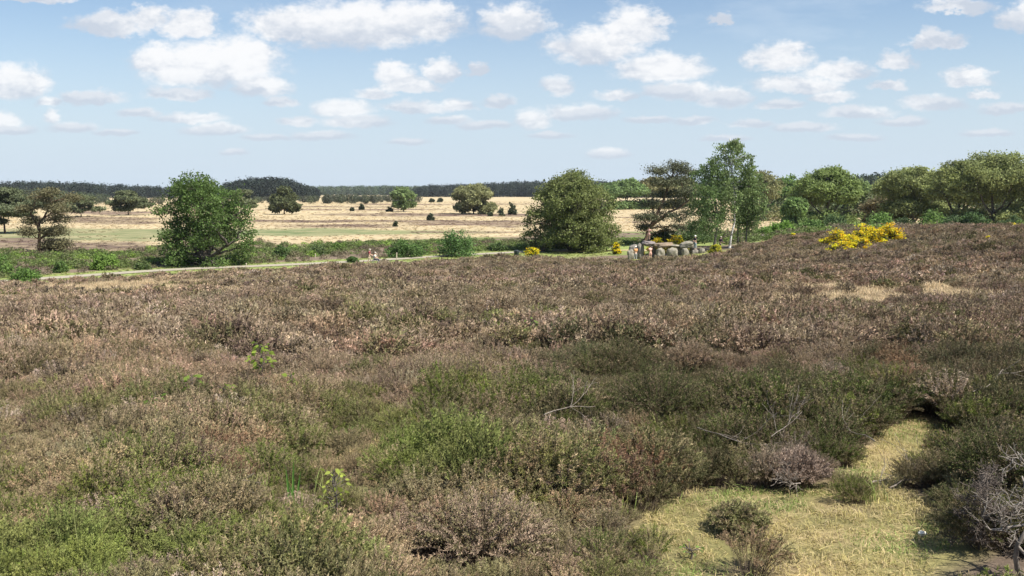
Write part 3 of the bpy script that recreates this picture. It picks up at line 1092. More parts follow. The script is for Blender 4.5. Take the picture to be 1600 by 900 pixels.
def build_grass():
    t1 = [tuft_mesh(f'grass_short_tuft_{a}', 400 + i, .075, .10, 46, .0050, M_GRASS) for i, a in enumerate('abc')]
    t2 = [tuft_mesh(f'grass_tall_tuft_{a}', 410 + i, .55, .28, 44, .013, M_GRASS) for i, a in enumerate('ab')]
    t3 = [tuft_mesh(f'grass_wide_tuft_{a}', 420 + i, .42, .75, 34, .10, M_GRASS, .2) for i, a in enumerate('ab')]
    t4 = [tuft_mesh(f'grass_pale_tuft_{a}', 424 + i, .50, .5, 70, .022, M_GRASS, .4) for i, a in enumerate('ab')]
    ms = t1 + t2 + t3 + t4
    coll = template_collection('grass_templates', ms, 'short and tall grass')
    order = sorted(m.name for m in ms)
    ids = lambda q: np.array([order.index(m.name) for m in q])
    P, S, I, C1, C2, RT = [], [], [], [], [], []

    def put(x, y, grp, s, c1, c2, r):
        n = len(x)
        if not n:
            return
        P.append(np.stack([x, y, ground_z(x, y)], 1))
        s = s * r.uniform(.65, 1.35, n)
        S.append(np.stack([s, s, s * r.uniform(.8, 1.2, n)], 1))
        I.append(ids(grp)[r.integers(0, len(grp), n)])
        RT.append(np.stack([r.normal(0, .1, n), r.normal(0, .1, n), r.uniform(0, 6.283, n)], 1))
        v = (1 + r.normal(0, .14, n))[:, None]
        C1.append(np.clip(np.broadcast_to(c1, (n, 3)) * v, .01, .7))
        C2.append(np.clip(np.broadcast_to(c2, (n, 3)) * v, .01, .7))
    # clearing by the viewer
    r = np.random.default_rng(31)
    x, y = wedge(1.8, 13, .085, .70, 8)
    px, py = pix(x, y, ground_z(x, y))
    cl = clearing(px, py)
    ok = (r.uniform(0, 1, len(x)) < cl * .8 * sstep(.22, .38, fbm(x * 2.2, y * 2.2, 123, 3))) & keep(x, y) & (np.hypot(x, y) > 2.4)
    x, y = x[ok], y[ok]
    gr = sstep(.45, .6, fbm(x * 1.1, y * 1.1, 121, 3))[:, None]
    put(x, y, t1, 1.0, np.array([.39, .335, .145]) * (1 - gr) + np.array([.19, .245, .07]) * gr, np.array([.42, .34, .19]), r)
    # green blades between the near heather
    x, y = wedge(1.8, 17, .17, .70, 9)
    px, py = pix(x, y, ground_z(x, y))
    g = np.zeros(len(x))
    for (cx, cy_, w, h, k, st) in PATCH:
        if k in (BRIGHT, GREEN):
            g = np.maximum(g, st * sstep(0, .6, 1 - np.sqrt(((px - cx) / w) ** 2 + ((py - cy_) / h) ** 2)))
    ok = (r.uniform(0, 1, len(x)) < g * .16 + .004) & (np.hypot(x, y) > 2.6) & (r.uniform(0, 1, len(x)) > clearing(px, py))
    x, y = x[ok], y[ok]
    put(x, y, t2, .44, np.array([.20, .25, .07]), np.array([.33, .32, .12]), r)
    # tall pale grass patches on the slope and single stalks
    x, y = wedge(18, 112, .45, .70, 10)
    px, py = pix(x, y, ground_z(x, y))
    gp = np.zeros(len(x))
    for (cx, cy_, w, h) in GRASSPATCH:
        gp = np.maximum(gp, sstep(0, .5, 1 - np.sqrt(((px - cx) / w) ** 2 + ((py - cy_) / h) ** 2) + (fbm(x * .4, y * .4, 5, 2) - .5)))
    ok = (r.uniform(0, 1, len(x)) < gp * .8 + .03) & (heather_mask(x, y) > .3)
    x, y = x[ok], y[ok]
    put(x, y, t4, .85, np.array([.50, .39, .255]), np.array([.44, .36, .215]), r)
    # verge beside the path and the grass round the boulders
    x, y = wedge(66, 128, .62, .66, 11)
    pd = path_dist(x, y)
    vg = sstep(6, 3.4, np.where(pd < 0, np.abs(pd) * (1 - .6 * sstep(-26, -10, x)), pd)) * (np.abs(pd) > 1.8) * (x < PATH[-1, 0])
    vg = np.maximum(vg, sstep(13, 8, np.hypot((x - 14) * .6, (y - 105) * 1.6)) * .8) * (heather_mask(x, y) < .6)
    for p in SP:
        vg = vg * (np.hypot(x - p.x, (y - p.y)) > 2.0)
    ok = r.uniform(0, 1, len(x)) < vg * .75
    x, y = x[ok], y[ok]
    put(x, y, t3, .28, np.array([.22, .27, .085]), np.array([.30, .27, .12]), r)
    # the plain
    x, y = wedge(112, 300, 1.35, .64, 12)
    pd = path_dist(x, y)
    cc = base_colour(x, y)
    meadow = cc[:, 1] > cc[:, 0] * .93
    ok = ((pd > 14) | (x > 50)) & (heather_mask(x, y) < .1) & (r.uniform(0, 1, len(x)) < .34) & ~meadow
    x, y = x[ok], y[ok]
    c = base_colour(x, y)
    put(x, y, t3, .75, c * 1.25, c * 1.1, r)
    S[-1][:, 2] *= .5
    x, y = wedge(300, 760, 6.5, .64, 13)
    c = base_colour(x, y)
    put(x, y, t3, 1.5, c * 1.25, c * 1.1, r)
    S[-1][:, 2] *= .4
    cat = np.concatenate
    scatter_object('grass', cat(P), cat(RT), cat(S), cat(I), cat(C1), cat(C2), coll, 'dry straw grass and green grass among heather and over the plain')


def build_undergrowth():
    ms = [bushlet_mesh(f'low_growth_{a}', 430 + i, .75, .85, 190, .20, M_GRASS) for i, a in enumerate('abc')]
    coll = template_collection('undergrowth_templates', ms, 'low green undergrowth')
    r = np.random.default_rng(41)
    x, y = wedge(74, 150, 1.15, .66, 14)
    pd = path_dist(x, y)
    dens = sstep(2.6, 4.5, pd) * sstep(41, 28, pd + (fbm(x * .08, y * .08, 71, 3) - .5) * 16) * (x < 44)
    nz = fbm(x * .11, y * .2, 73, 3)
    dens = dens * (.25 + .75 * sstep(.40, .55, nz)) * (heather_mask(x, y) < .4)
    for p in SP:
        dens = dens * (np.hypot(x - p.x, (y - p.y)) > 3.2)
    # green belt behind the heather rise on the right
    px = 800 + FPX * x / y
    rb = (x > 30) & (y > 122) & (y < 150)
    dens = np.where(rb, .7, dens)
    ok = (r.uniform(0, 1, len(x)) < dens) & ~((np.hypot(x - 17, y - 112) < 9))
    x, y, nz = x[ok], y[ok], nz[ok]
    n = len(x)
    g = sstep(.38, .58, nz + r.normal(0, .05, n))[:, None]
    c1 = np.array([.125, .165, .05]) * g + np.array([.165, .135, .09]) * (1 - g)
    yl = (r.uniform(0, 1, n) < .13)[:, None]
    c1 = np.where(yl, np.array([.17, .25, .05]), c1) * (1 + r.normal(0, .15, n))[:, None]
    s = r.uniform(.45, 1.15, n) * np.where(x > 30, 1.35, 1.0)
    scatter_object('undergrowth', np.stack([x, y, ground_z(x, y)], 1), np.stack([r.normal(0, .1, n), r.normal(0, .1, n), r.uniform(0, 6.28, n)], 1),
                   np.stack([s, s, s * r.uniform(.6, 1.15, n)], 1), r.integers(0, 3, n), np.clip(c1, .01, .5), np.clip(c1 * .75, .01, .5), coll,
                   'low brambles and young green growth between the path and the plain')


build_heather()
build_grass()
build_undergrowth()


# ------------------------------------------------------------------ trees
def crown_mesh(name, clusters, nrad, leaf, per, col, seed, mat, flat=.7, droop=0.0, upb=.5, outw=.6, cvar=.16, yel=.1, asp=.75):
    """leaf quads round cluster points; colour differs a little from leaf to leaf and from twig to twig"""
    r = np.random.default_rng(seed)
    C = np.asarray(clusters, float)
    nc = len(C)
    k = np.repeat(np.arange(nc), per)
    m = len(k)
    g = r.normal(0, .5, (m, 3))
    off = g * nrad[k][:, None] * np.array([1, 1, flat])
    if droop:
        off[:, 2] = -np.abs(r.exponential(.6, m)) * nrad[k] * droop
        off[:, :2] *= .55
    p = C[k] + off
    nrm = unit(unit(off + 1e-5) * outw + np.array([0, 0, upb]) + r.normal(0, .75, (m, 3)))
    if droop:
        D = unit(r.normal(0, .45, (m, 3)) + np.array([0, 0, -1.0]))
    else:
        D = np.cross(nrm, unit(r.normal(0, 1, (m, 3))))
    S = np.cross(nrm, D)
    s = leaf * r.uniform(.6, 1.4, m)
    V = kites(p, D, S, s, s * asp)
    cc = np.array(col) * (1 + r.normal(0, cvar, nc))[:, None]
    ye = r.uniform(0, 1, nc)[:, None] * yel
    cc = cc * (1 - ye) + np.array([.16, .13, .06]) * ye
    c = cc[k] * (1 + r.normal(0, .16, m))[:, None]
    return mesh_from(name, V, quads(m), attrs={'col': np.repeat(np.clip(c, .005, .6), 4, 0)}, mats=[mat])


def build_tree(name, label, loc, H, trunk_pts, trunk_r, lobes, col, seed, kind='oak', leaf=.24, dens=1.0, bark=None, group=None, ncl=None, forks=None, parent_rz=0.0, crad=None):
    """trunk_pts: list of polylines (each a stem, local metres); lobes: (x, y, z, rx, ry, rz)"""
    r = np.random.default_rng(seed)
    root = thing(name, label, 'tree', loc, parent_rz, group)
    bark = bark or M_BARK
    tb = Tubes(7)
    allp = []
    for k, pts in enumerate(trunk_pts):
        P = np.asarray(pts, float)
        t = np.linspace(0, 1, 9)
        kk = np.linspace(0, 1, len(P))
        Q = np.stack([np.interp(t, kk, P[:, i]) for i in range(3)], 1)
        Q[1:-1] += r.normal(0, trunk_r * .25, (7, 3))
        rad = np.linspace(trunk_r, trunk_r * .32, 9) * (1.0 if k == 0 else .8)
        rad[0] *= 1.35
        tb.add(Q, rad)
        allp.append(Q)
    AP = np.concatenate(allp)
    clusters, rads = [], []
    cbase = crad or (.085 * H if kind != 'pine' else .07 * H)
    for (x, y, z, rx, ry, rz) in lobes:
        c = np.array([x, y, z])
        # main limb to the lobe
        cand = AP[AP[:, 2] < max(z - .05 * H, AP[:, 2].min() + .2)]
        if len(cand) == 0:
            cand = AP[:1]
        dd = np.linalg.norm((cand - c) * np.array([1, 1, .55]), axis=1)
        s = cand[dd.argmin()]
        t = np.linspace(0, 1, 7)[:, None]
        mid = (s + c) / 2 + np.array([0, 0, .04 * H]) + r.normal(0, .02 * H, 3)
        limb = (1 - t) ** 2 * s + 2 * t * (1 - t) * mid + t * t * c
        limb[1:-1] += r.normal(0, .006 * H, (5, 3))
        tb.add(limb, np.linspace(trunk_r * .42, trunk_r * .12, 7), 5)
        vol = (rx * ry * rz) ** (1 / 3)
        k = ncl or max(9, int(34 * dens * (vol / (.16 * H)) ** 2))
        d = unit(r.normal(0, 1, (k, 3)))
        rr = r.uniform(.25, 1.0, k) ** .45
        q = c + d * rr[:, None] * np.array([rx, ry, rz])
        for j in range(k):
            a = limb[r.integers(2, 7)]
            m2 = (a + q[j]) / 2 + r.normal(0, .012 * H, 3)
            if r.uniform() < .7:
                tb.add([a, m2, q[j]], [trunk_r * .11, trunk_r * .07, trunk_r * .03], 4)
        clusters.append(q)
        rads.append(np.full(k, cbase) * r.uniform(.7, 1.25, k))
    clusters, rads = np.concatenate(clusters), np.concatenate(rads)
    obj('trunk', tb.mesh('trunk', bark), root)
    if kind == 'birch':
        per = max(20, int(66 * dens))
        me = crown_mesh('crown', clusters, rads, leaf, per, col, seed + 1, M_LEAF, droop=1.1, upb=.3, cvar=.14, yel=.08)
    elif kind == 'pine':
        per = max(24, int(95 * dens))
        me = crown_mesh('crown', clusters, rads, leaf, per, col, seed + 1, M_NEEDLE, flat=.42, upb=.8, cvar=.2, yel=.12, asp=.45)
    else:
        per = max(14, int(52 * dens))
        me = crown_mesh('crown', clusters, rads, leaf, per, col, seed + 1, M_LEAF, flat=.62, cvar=.16, yel=.12)
    obj('crown', me, root)
    return root


def px_lobes(L, mpp, seed, ydep=.95):
    r = np.random.default_rng(seed)
    out = []
    for (dx, h, rx, rz) in L:
        ry = rx * ydep * mpp * r.uniform(.85, 1.15)
        out.append((dx * mpp, r.normal(0, .35) * ry, h * mpp, rx * mpp, ry, rz * mpp))
    # a few lobes in front and behind so that the crown is as deep as it is wide
    w = max(abs(l[0]) + l[2] for l in L) * mpp
    for (dx, h, rx, rz) in L[::2]:
        for sgn in (-1, 1):
            out.append((dx * mpp * .6, sgn * w * .55, h * mpp * .93, rx * mpp * .8, rx * mpp * .8, rz * mpp))
    return out


C_OAK = (.080, .135, .034)
C_OAKBR = (.140, .168, .056)
C_OLIVE = (.195, .19, .092)
C_BIRCH = (.165, .225, .085)
C_PINE = (.062, .066, .034)
C_PINEDK = (.055, .062, .038)

# --- left oak beside the path
Y0 = 104
p0 = at(318, Y0)
mp = Y0 / FPX
L = [(-6, 128, 34, 20), (-24, 108, 44, 24), (22, 104, 42, 24), (-44, 80, 32, 24), (44, 76, 36, 24), (62, 52, 24, 18), (-52, 50, 26, 22), (68, 26, 20, 16), (-44, 22, 28, 18),
     (0, 78, 46, 24), (24, 48, 34, 18), (-26, 52, 30, 18), (48, 8, 26, 9), (-40, 6, 22, 8)]
tr = [[(0, 0, 0), (-1 * mp, 0, 20 * mp), (-4 * mp, 0, 55 * mp), (-6 * mp, 0, 110 * mp)], [(1 * mp, 0, 8 * mp), (14 * mp, .4, 40 * mp), (30 * mp, .6, 85 * mp)],
      [(-1 * mp, 0, 10 * mp), (-20 * mp, -.4, 40 * mp), (-38 * mp, -.5, 70 * mp)], [(2 * mp, 0, 6 * mp), (24 * mp, -.6, 22 * mp), (58 * mp, -1, 40 * mp)], [(0, 0, 8 * mp), (-12 * mp, .8, 30 * mp), (-44 * mp, 1.4, 44 * mp)]]
build_tree('oak_tree', 'dark green oak with a low forked trunk, standing alone where the path bends', p0, 150 * mp, tr, .38, px_lobes([(a, b, c * .84, d_ * .84) for (a, b, c, d_) in L], mp, 5), C_OAK, 21, leaf=.24, dens=.85, crad=.82)

# --- big round oak at the middle of the path
Y0 = 128
p0 = at(893, Y0)
mp = Y0 / FPX
L = [(0, 118, 22, 12), (-2, 106, 36, 14), (-22, 92, 32, 20), (22, 94, 32, 20), (-40, 70, 30, 24), (38, 72, 32, 26), (0, 78, 48, 28), (-54, 44, 26, 20), (50, 42, 28, 22), (64, 30, 14, 16), (0, 38, 48, 24),
     (-30, 14, 38, 12), (36, 12, 32, 12), (66, 12, 12, 10), (-60, 20, 18, 12)]
tr = [[(0, 0, 0), (2 * mp, 0, 25 * mp), (3 * mp, 0, 60 * mp), (0, 0, 105 * mp)], [(-2 * mp, 0, 4 * mp), (-30 * mp, .5, 45 * mp), (-42 * mp, .6, 75 * mp)], [(2 * mp, 0, 6 * mp), (24 * mp, -.5, 40 * mp), (40 * mp, -.6, 72 * mp)],
      [(-46 * mp, -1, -1 * mp), (-36 * mp, -.6, 20 * mp), (-24 * mp, 0, 60 * mp)]]
build_tree('oak_tree', 'broad round oak in brownish green leaf, the tallest by the litter bin', p0, 130 * mp, tr, .36, px_lobes([(a, b, c * .98, d_ * .95) for (a, b, c, d_) in L], mp, 6), C_OAKBR, 22, leaf=.26, dens=.85, crad=.85)

# --- leaning pine behind the boulders
Y0 = 138
p0 = at(1008, Y0)
mp = Y0 / FPX
hp = (zrow(252, Y0) - p0.z) / mp
L = [(16, hp - 14, 15, 6), (46, hp - 8, 18, 8), (64, hp - 14, 14, 6), (26, hp - 32, 20, 7), (54, hp - 30, 20, 8), (36, hp - 50, 20, 6), (66, hp - 48, 16, 7), (8, hp - 66, 18, 7), (50, hp - 68, 20, 8),
     (-4, hp - 86, 15, 6), (26, hp - 84, 22, 8), (62, hp - 86, 22, 10), (78, hp - 98, 20, 10), (44, hp - 104, 24, 8), (4, hp - 102, 14, 5)]
tr = [[(-2 * mp, 0, 0), (8 * mp, 0, 26 * mp), (26 * mp, .2, hp * mp * .5), (40 * mp, 0, hp * mp * .78), (46 * mp, 0, hp * mp * .96)], [(10 * mp, 0, 30 * mp), (44 * mp, -.6, hp * mp * .42), (70 * mp, -.8, hp * mp * .55)]]
pl = [(dx * mp, (i % 3 - 1) * 1.3, h * mp, rx * mp, rx * mp, rz * mp) for i, (dx, h, rx, rz) in enumerate(L)]
build_tree('pine_tree', 'dark leaning pine with layered flat boughs behind the boulders', p0, hp * mp, tr, .3, pl, (.082, .092, .05), 23, 'pine', leaf=.27, dens=1.0, bark=M_PINEBARK, ncl=15, crad=1.15)

# --- birches right of the boulders
Y0 = 113
mp = Y0 / FPX


def birch(px, Yb, top, L, stem, lab, bark, seed, col=C_BIRCH, r=.13, dens=1.0):
    p = at(px, Yb)
    m = Yb / FPX
    h = (zrow(top, Yb) - p.z)
    tr = [[(x * m, y_, f * h) for (x, y_, f) in stem]]
    lb = [(dx * m, (i % 3 - 1) * 1.0, (h - dt * m), rx * m, rx * m, rz * m) for i, (dx, dt, rx, rz) in enumerate(L)]
    build_tree('birch_tree', lab, p, h, tr, r, lb, col, seed, 'birch', leaf=.21, dens=dens, bark=bark, group='birches right of the boulders', crad=1.0)


birch(1141, 113, 211, [(-2, 8, 9, 8), (-14, 22, 16, 12), (8, 16, 14, 12), (16, 34, 14, 14), (-6, 44, 22, 18), (22, 58, 16, 18), (-18, 66, 18, 18), (8, 78, 24, 20), (28, 92, 18, 16), (-8, 98, 22, 14)],
      [(0, 0, 0), (2, 0, .1), (7, 0, .25), (5, .1, .5), (-2, 0, .8), (-4, 0, .97)], 'tall birch with a bright white leaning trunk, highest of its clump', M_BIRCHBARK, 31, r=.15)
birch(1116, 112, 240, [(-4, 10, 14, 12), (-20, 28, 18, 16), (6, 34, 18, 16), (-12, 54, 24, 18), (-24, 74, 18, 18), (8, 80, 20, 18), (-10, 98, 22, 16), (-26, 106, 14, 10)],
      [(0, 0, 0), (2, 0, .15), (5, 0, .3), (-2, 0, .6), (-6, 0, .95)], 'birch with a thick dark trunk, leftmost of the birch clump', M_DARKBIRCH, 32, (.115, .175, .06), .2)
birch(1166, 114, 252, [(2, 10, 12, 10), (12, 28, 16, 16), (-6, 40, 16, 16), (16, 58, 14, 18), (0, 74, 18, 18), (14, 88, 13, 12)],
      [(0, 0, 0), (1, 0, .2), (2, 0, .5), (1, 0, .95)], 'slim birch with a straight dark trunk, rightmost of the birch clump', M_DARKBIRCH, 33, (.15, .21, .075), .11)
birch(1154, 117, 262, [(0, 12, 14, 12), (-10, 34, 14, 14), (10, 44, 14, 14), (0, 70, 16, 16)],
      [(0, 0, 0), (-1, 0, .3), (0, 0, .95)], 'thin birch stem between the white trunk and the straight dark one', M_DARKBIRCH, 34, (.13, .19, .065), .09)


# --- further single trees: generated crowns
def auto_lobes(H, W, seed, style):
    r = np.random.default_rng(seed)
    out = []
    if style == 'pine':
        n = 9
        for i in range(n):
            f = i / (n - 1)
            z = H * (.3 + .62 * f) + r.normal(0, .02 * H)
            wd = W * .5 * (1 - .55 * max(f - .45, 0) / .55)
            a = r.uniform(0, 6.28)
            q = r.uniform(.25, .75)
            out.append((math.cos(a) * wd * q, math.sin(a) * wd * q, z, wd * .55, wd * .55, .075 * H))
        out.append((0, 0, H * .93, W * .2, W * .2, .06 * H))
    elif style == 'bushy':
        for i in range(10):
            a = i * 2.4 + r.uniform(-.3, .3)
            f = r.uniform(0, 1)
            q = W * .5 * r.uniform(.2, .72)
            out.append((math.cos(a) * q, math.sin(a) * q, H * (.16 + .58 * (1 - (q / (W * .5)) ** 2) * f + .08), W * .22, W * .22, H * .16))
        out.append((0, 0, H * .8, W * .22, W * .22, H * .16))
    else:
        lo = .15 if style == 'oak' else .33
        n = 12
        for i in range(n):
            a = i * 2.4 + r.uniform(-.4, .4)
            q = .5 * W * math.sqrt((i + .5) / n) * .78
            zz = H * (lo + (.86 - lo) * (1 - (q / (.5 * W)) ** 2 * .8) + r.normal(0, .03))
            out.append((math.cos(a) * q, math.sin(a) * q, zz, W * .19, W * .19, H * .15))
        for i in range(8):
            a = i * .785 + r.uniform(-.3, .3)
            q = .5 * W * r.uniform(.55, .8)
            out.append((math.cos(a) * q, math.sin(a) * q, H * (lo - .03) + r.normal(0, .06 * H), W * .17, W * .17, H * .12))
        out.append((0, 0, H * .6, W * .3, W * .3, H * .2))
        out.append((0, 0, H * .9, W * .16, W * .16, H * .07))
    return out


BRIGHT_LEAF = 1.9


def auto_tree(name, label, px, top, Y, wpx, style, col, seed, group=None, bark=None, dens=None, r0=None):
    p = at(px, Y)
    m = Y / FPX
    H = zrow(top, Y) - p.z
    col = (col[0] * BRIGHT_LEAF * .92, col[1] * BRIGHT_LEAF * 1.0, col[2] * BRIGHT_LEAF * .85)
    W = wpx * m * (1.04 if group == GR else 1.0)
    r = np.random.default_rng(seed)
    lb = auto_lobes(H, W, seed, style)
    tr_r = r0 or .022 * H
    lean = r.normal(0, .04, 2) * H
    tr = [[(0, 0, -.1), (lean[0] * .3, lean[1] * .3, .25 * H), (lean[0], lean[1], .55 * H), (lean[0], lean[1], .85 * H)]]
    if style in ('oak', 'umbrella'):
        for k in range(4):
            a = k * 1.57 + r.uniform(-.4, .4)
            q = W * .3
            tr.append([(0, 0, (.08 + .05 * k) * H), (math.cos(a) * q * .5, math.sin(a) * q * .5, .32 * H), (math.cos(a) * q, math.sin(a) * q, .58 * H)])
    leaf = max(.2, Y * .0021)
    area = W * H / leaf ** 2
    d = dens or float(np.clip(area / 2000, .42, 1.0))
    kind = 'pine' if style == 'pine' else 'birch' if style == 'birch' else 'oak'
    return build_tree(name, label, p, H, tr, tr_r, lb, col, seed, kind, leaf=leaf, dens=d, bark=bark, group=group, crad=.075 * (H + W) / 2 if kind != 'pine' else .07 * (H + W) / 2)


GR = 'trees edging the heath on the rising side'
GP = 'pines scattered over the plain'
GB = 'trees in the row beyond the plain'
A = auto_tree
Y0 = 126
p0 = at(60, Y0)
mp = Y0 / FPX
L = [((X - 235) / 4, (575 - Yq) / 4, rx / 4, rz / 4) for (X, Yq, rx, rz) in [(340, 200, 62, 22), (250, 232, 62, 26), (420, 236, 50, 22), (190, 300, 52, 26), (300, 285, 80, 30), (400, 300, 60, 30), (210, 375, 56, 30), (340, 365, 70, 30),
     (370, 440, 52, 34), (290, 450, 60, 30), (200, 440, 40, 24), (330, 520, 70, 34), (250, 545, 60, 22), (385, 525, 34, 26)]]
tr = [[(0, 0, 0), (-1 * mp, 0, 20 * mp), (2 * mp, 0, 45 * mp), (14 * mp, .2, 64 * mp), (24 * mp, 0, 88 * mp)], [(1 * mp, 0, 36 * mp), (-8 * mp, -.4, 60 * mp), (0, -.5, 80 * mp)]]
pl = [(dx * mp, ((i * 37) % 5 - 2) * .7, h * mp, rx * mp, rx * mp, rz * mp) for i, (dx, h, rx, rz) in enumerate(L)]
build_tree('pine_tree', 'brownish pine with a bent trunk, standing clear of the others by the green meadow', p0, 95 * mp, tr, .26, pl, (.115, .108, .055), 51, 'pine', leaf=.26, dens=.8, bark=M_PINEBARK, group=GP, ncl=17, crad=.95)
A('pine_tree', 'dark pine cut off by the edge of the photo, beyond the bent pine', 6, 294, 184, 96, 'pine', C_PINEDK, 52, GP, M_PINEBARK, 1.3)
A('pine_tree', 'low pine just behind the bent brownish pine', 126, 305, 300, 62, 'pine', (.06, .066, .038), 53, GP, M_PINEBARK)
A('pine_tree', 'wide spreading dark pine on the plain left of the lone forked oak', 200, 299, 320, 58, 'pine', (.056, .062, .036), 54, GP, M_PINEBARK, .8)
A('pine_tree', 'grey green pine half hidden behind the lone forked oak', 382, 297, 360, 46, 'pine', (.07, .074, .044), 55, GP, M_PINEBARK, .8)
A('conifer', 'compact dark conifer on the straw coloured plain before the wood', 444, 289, 330, 42, 'bushy', (.05, .055, .03), 56, GP, M_PINEBARK, .9)
A('oak_tree', 'small green tree with a bare stem in the middle of the plain', 630, 293, 374, 38, 'umbrella', (.085, .11, .05), 57, GB)
A('oak_tree', 'evenly domed brown olive tree alone on the plain', 740, 289, 340, 64, 'umbrella', (.128, .122, .068), 58, GB, None, .9)
for i, (px, top, Y, w, c, lab) in enumerate([
        (948, 286, 420, 62, (.075, .105, .045), 'pale green tree right beside the broad round oak, in the far row'),
        (980, 280, 430, 74, (.08, .11, .045), 'rounded green tree second from the broad oak in the far row'),
        (1020, 277, 445, 76, (.115, .1, .052), 'brownish tree in the far row behind the leaning pine'),
        (1066, 280, 455, 76, (.1, .1, .05), 'olive tree in the far row between the leaning pine and the birches')]):
    A('oak_tree', lab, px, top, Y, w, 'oak', c, 70 + i, GB)
for i, (px, top, Y, w, st, c, lab) in enumerate([
        (1192, 266, 265, 70, 'oak', (.105, .1, .054), 'olive brown tree right behind the birch clump'),
        (1226, 275, 300, 66, 'oak', (.075, .115, .04), 'green tree next to the olive brown one behind the birches'),
        (1254, 280, 330, 60, 'oak', (.085, .11, .045), 'distant green tree between the birches and the big rounded green oak'),
        (1243, 304, 186, 40, 'birch', (.085, .12, .045), 'small drooping young birch beside the big rounded green oak'),
        (1291, 261, 205, 104, 'oak', (.092, .115, .042), 'big rounded green oak behind the yellow broom'),
        (1340, 281, 300, 62, 'oak', (.09, .115, .05), 'green tree seen between the rounded oak and the spreading oak'),
        (1375, 306, 230, 54, 'oak', (.088, .07, .044), 'low dark brown bushy tree under the paler trees behind the broom'),
        (1394, 281, 330, 60, 'oak', (.085, .108, .048), 'pale green tree behind the low dark brown one'),
        (1428, 261, 205, 112, 'umbrella', (.122, .13, .058), 'spreading olive green oak with its pale limbs showing'),
        (1497, 251, 190, 84, 'oak', (.12, .128, .055), 'olive tree joining the tallest oak on its open side'),
        (1553, 238, 184, 128, 'oak', (.12, .128, .058), 'tallest and widest olive oak on the heather rise'),
        (1622, 246, 180, 110, 'oak', (.105, .112, .052), 'olive oak cut off by the photo edge on the heather rise')]):
    A('oak_tree' if st != 'birch' else 'birch_tree', lab, px, top, Y, w, st, c, 90 + i, GR, M_BARK_PALE if st == 'umbrella' else None, .95 if Y < 215 else None, .3 if st == 'umbrella' else None)


# --- far woods that read as one mass each
def far_wood(name, label, px0, px1, rows, Y, col, seed, n, depth=160, leafs=1.3, base_bush=True):
    """rows: list of (column, row of the tree tops)"""
    r = np.random.default_rng(seed)
    V, C = [], []
    for i in range(n):
        px = r.uniform(px0, px1)
        Yt = Y + r.uniform(0, depth)
        p = at(px, Yt)
        top = np.interp(px, [a for a, b in rows], [b for a, b in rows])
        H = (zrow(top, Yt) - p.z) * r.uniform(.88, 1.02)
        W = H * r.uniform(.6, .95)
        k = 270
        d = unit(r.normal(0, 1, (k, 3)))
        q = d * (r.uniform(.4, 1, k) ** .5)[:, None] * np.array([W * .5, W * .5, H * .5]) * (1 + .25 * np.sin(d[:, :1] * 6 + i) * np.cos(d[:, 1:2] * 5 + 2 * i))
        q[:, 2] = np.maximum(q[:, 2] + H * .5, .2) - .03 * H
        nrm = unit(d + r.normal(0, .5, (k, 3)) + np.array([0, 0, .3]))
        D = np.cross(nrm, unit(r.normal(0, 1, (k, 3))))
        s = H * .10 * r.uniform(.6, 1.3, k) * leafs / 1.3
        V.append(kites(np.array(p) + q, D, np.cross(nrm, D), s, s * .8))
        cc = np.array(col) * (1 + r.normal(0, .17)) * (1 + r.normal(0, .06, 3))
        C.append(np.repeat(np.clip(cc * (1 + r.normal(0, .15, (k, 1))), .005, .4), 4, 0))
    V = np.concatenate(V)
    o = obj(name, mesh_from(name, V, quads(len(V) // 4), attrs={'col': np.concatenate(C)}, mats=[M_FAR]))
    return tag(o, label, 'wood', kind='stuff')


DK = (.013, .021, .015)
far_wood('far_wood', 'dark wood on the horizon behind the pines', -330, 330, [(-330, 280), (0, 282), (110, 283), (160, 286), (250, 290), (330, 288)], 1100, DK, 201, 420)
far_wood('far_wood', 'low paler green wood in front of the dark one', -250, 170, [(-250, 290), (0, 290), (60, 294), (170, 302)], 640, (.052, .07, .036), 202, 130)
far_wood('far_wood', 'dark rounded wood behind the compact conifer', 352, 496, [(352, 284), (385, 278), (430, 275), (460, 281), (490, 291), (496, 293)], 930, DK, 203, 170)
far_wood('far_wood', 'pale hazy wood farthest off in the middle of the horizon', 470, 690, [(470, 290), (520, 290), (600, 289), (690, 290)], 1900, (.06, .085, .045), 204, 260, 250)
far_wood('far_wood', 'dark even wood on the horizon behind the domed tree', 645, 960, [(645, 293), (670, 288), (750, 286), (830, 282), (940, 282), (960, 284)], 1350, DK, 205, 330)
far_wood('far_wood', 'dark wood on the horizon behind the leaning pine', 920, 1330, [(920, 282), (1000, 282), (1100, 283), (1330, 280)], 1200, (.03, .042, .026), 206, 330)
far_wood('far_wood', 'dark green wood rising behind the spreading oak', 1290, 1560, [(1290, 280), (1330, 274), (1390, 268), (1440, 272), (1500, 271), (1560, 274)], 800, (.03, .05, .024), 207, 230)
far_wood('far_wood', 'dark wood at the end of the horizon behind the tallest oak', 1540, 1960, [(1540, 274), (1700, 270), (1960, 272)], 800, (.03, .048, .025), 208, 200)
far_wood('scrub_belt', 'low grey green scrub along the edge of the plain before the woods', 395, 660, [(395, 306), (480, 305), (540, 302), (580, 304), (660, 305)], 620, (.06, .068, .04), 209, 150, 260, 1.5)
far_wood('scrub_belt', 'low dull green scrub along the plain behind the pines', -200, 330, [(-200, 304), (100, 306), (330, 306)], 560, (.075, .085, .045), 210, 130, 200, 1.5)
far_wood('scrub_belt', 'low olive scrub beneath the trees beyond the heather rise', 1170, 1720, [(1170, 302), (1250, 296), (1400, 290), (1480, 284), (1720, 280)], 285, (.11, .135, .06), 211, 150, 90, 1.1)


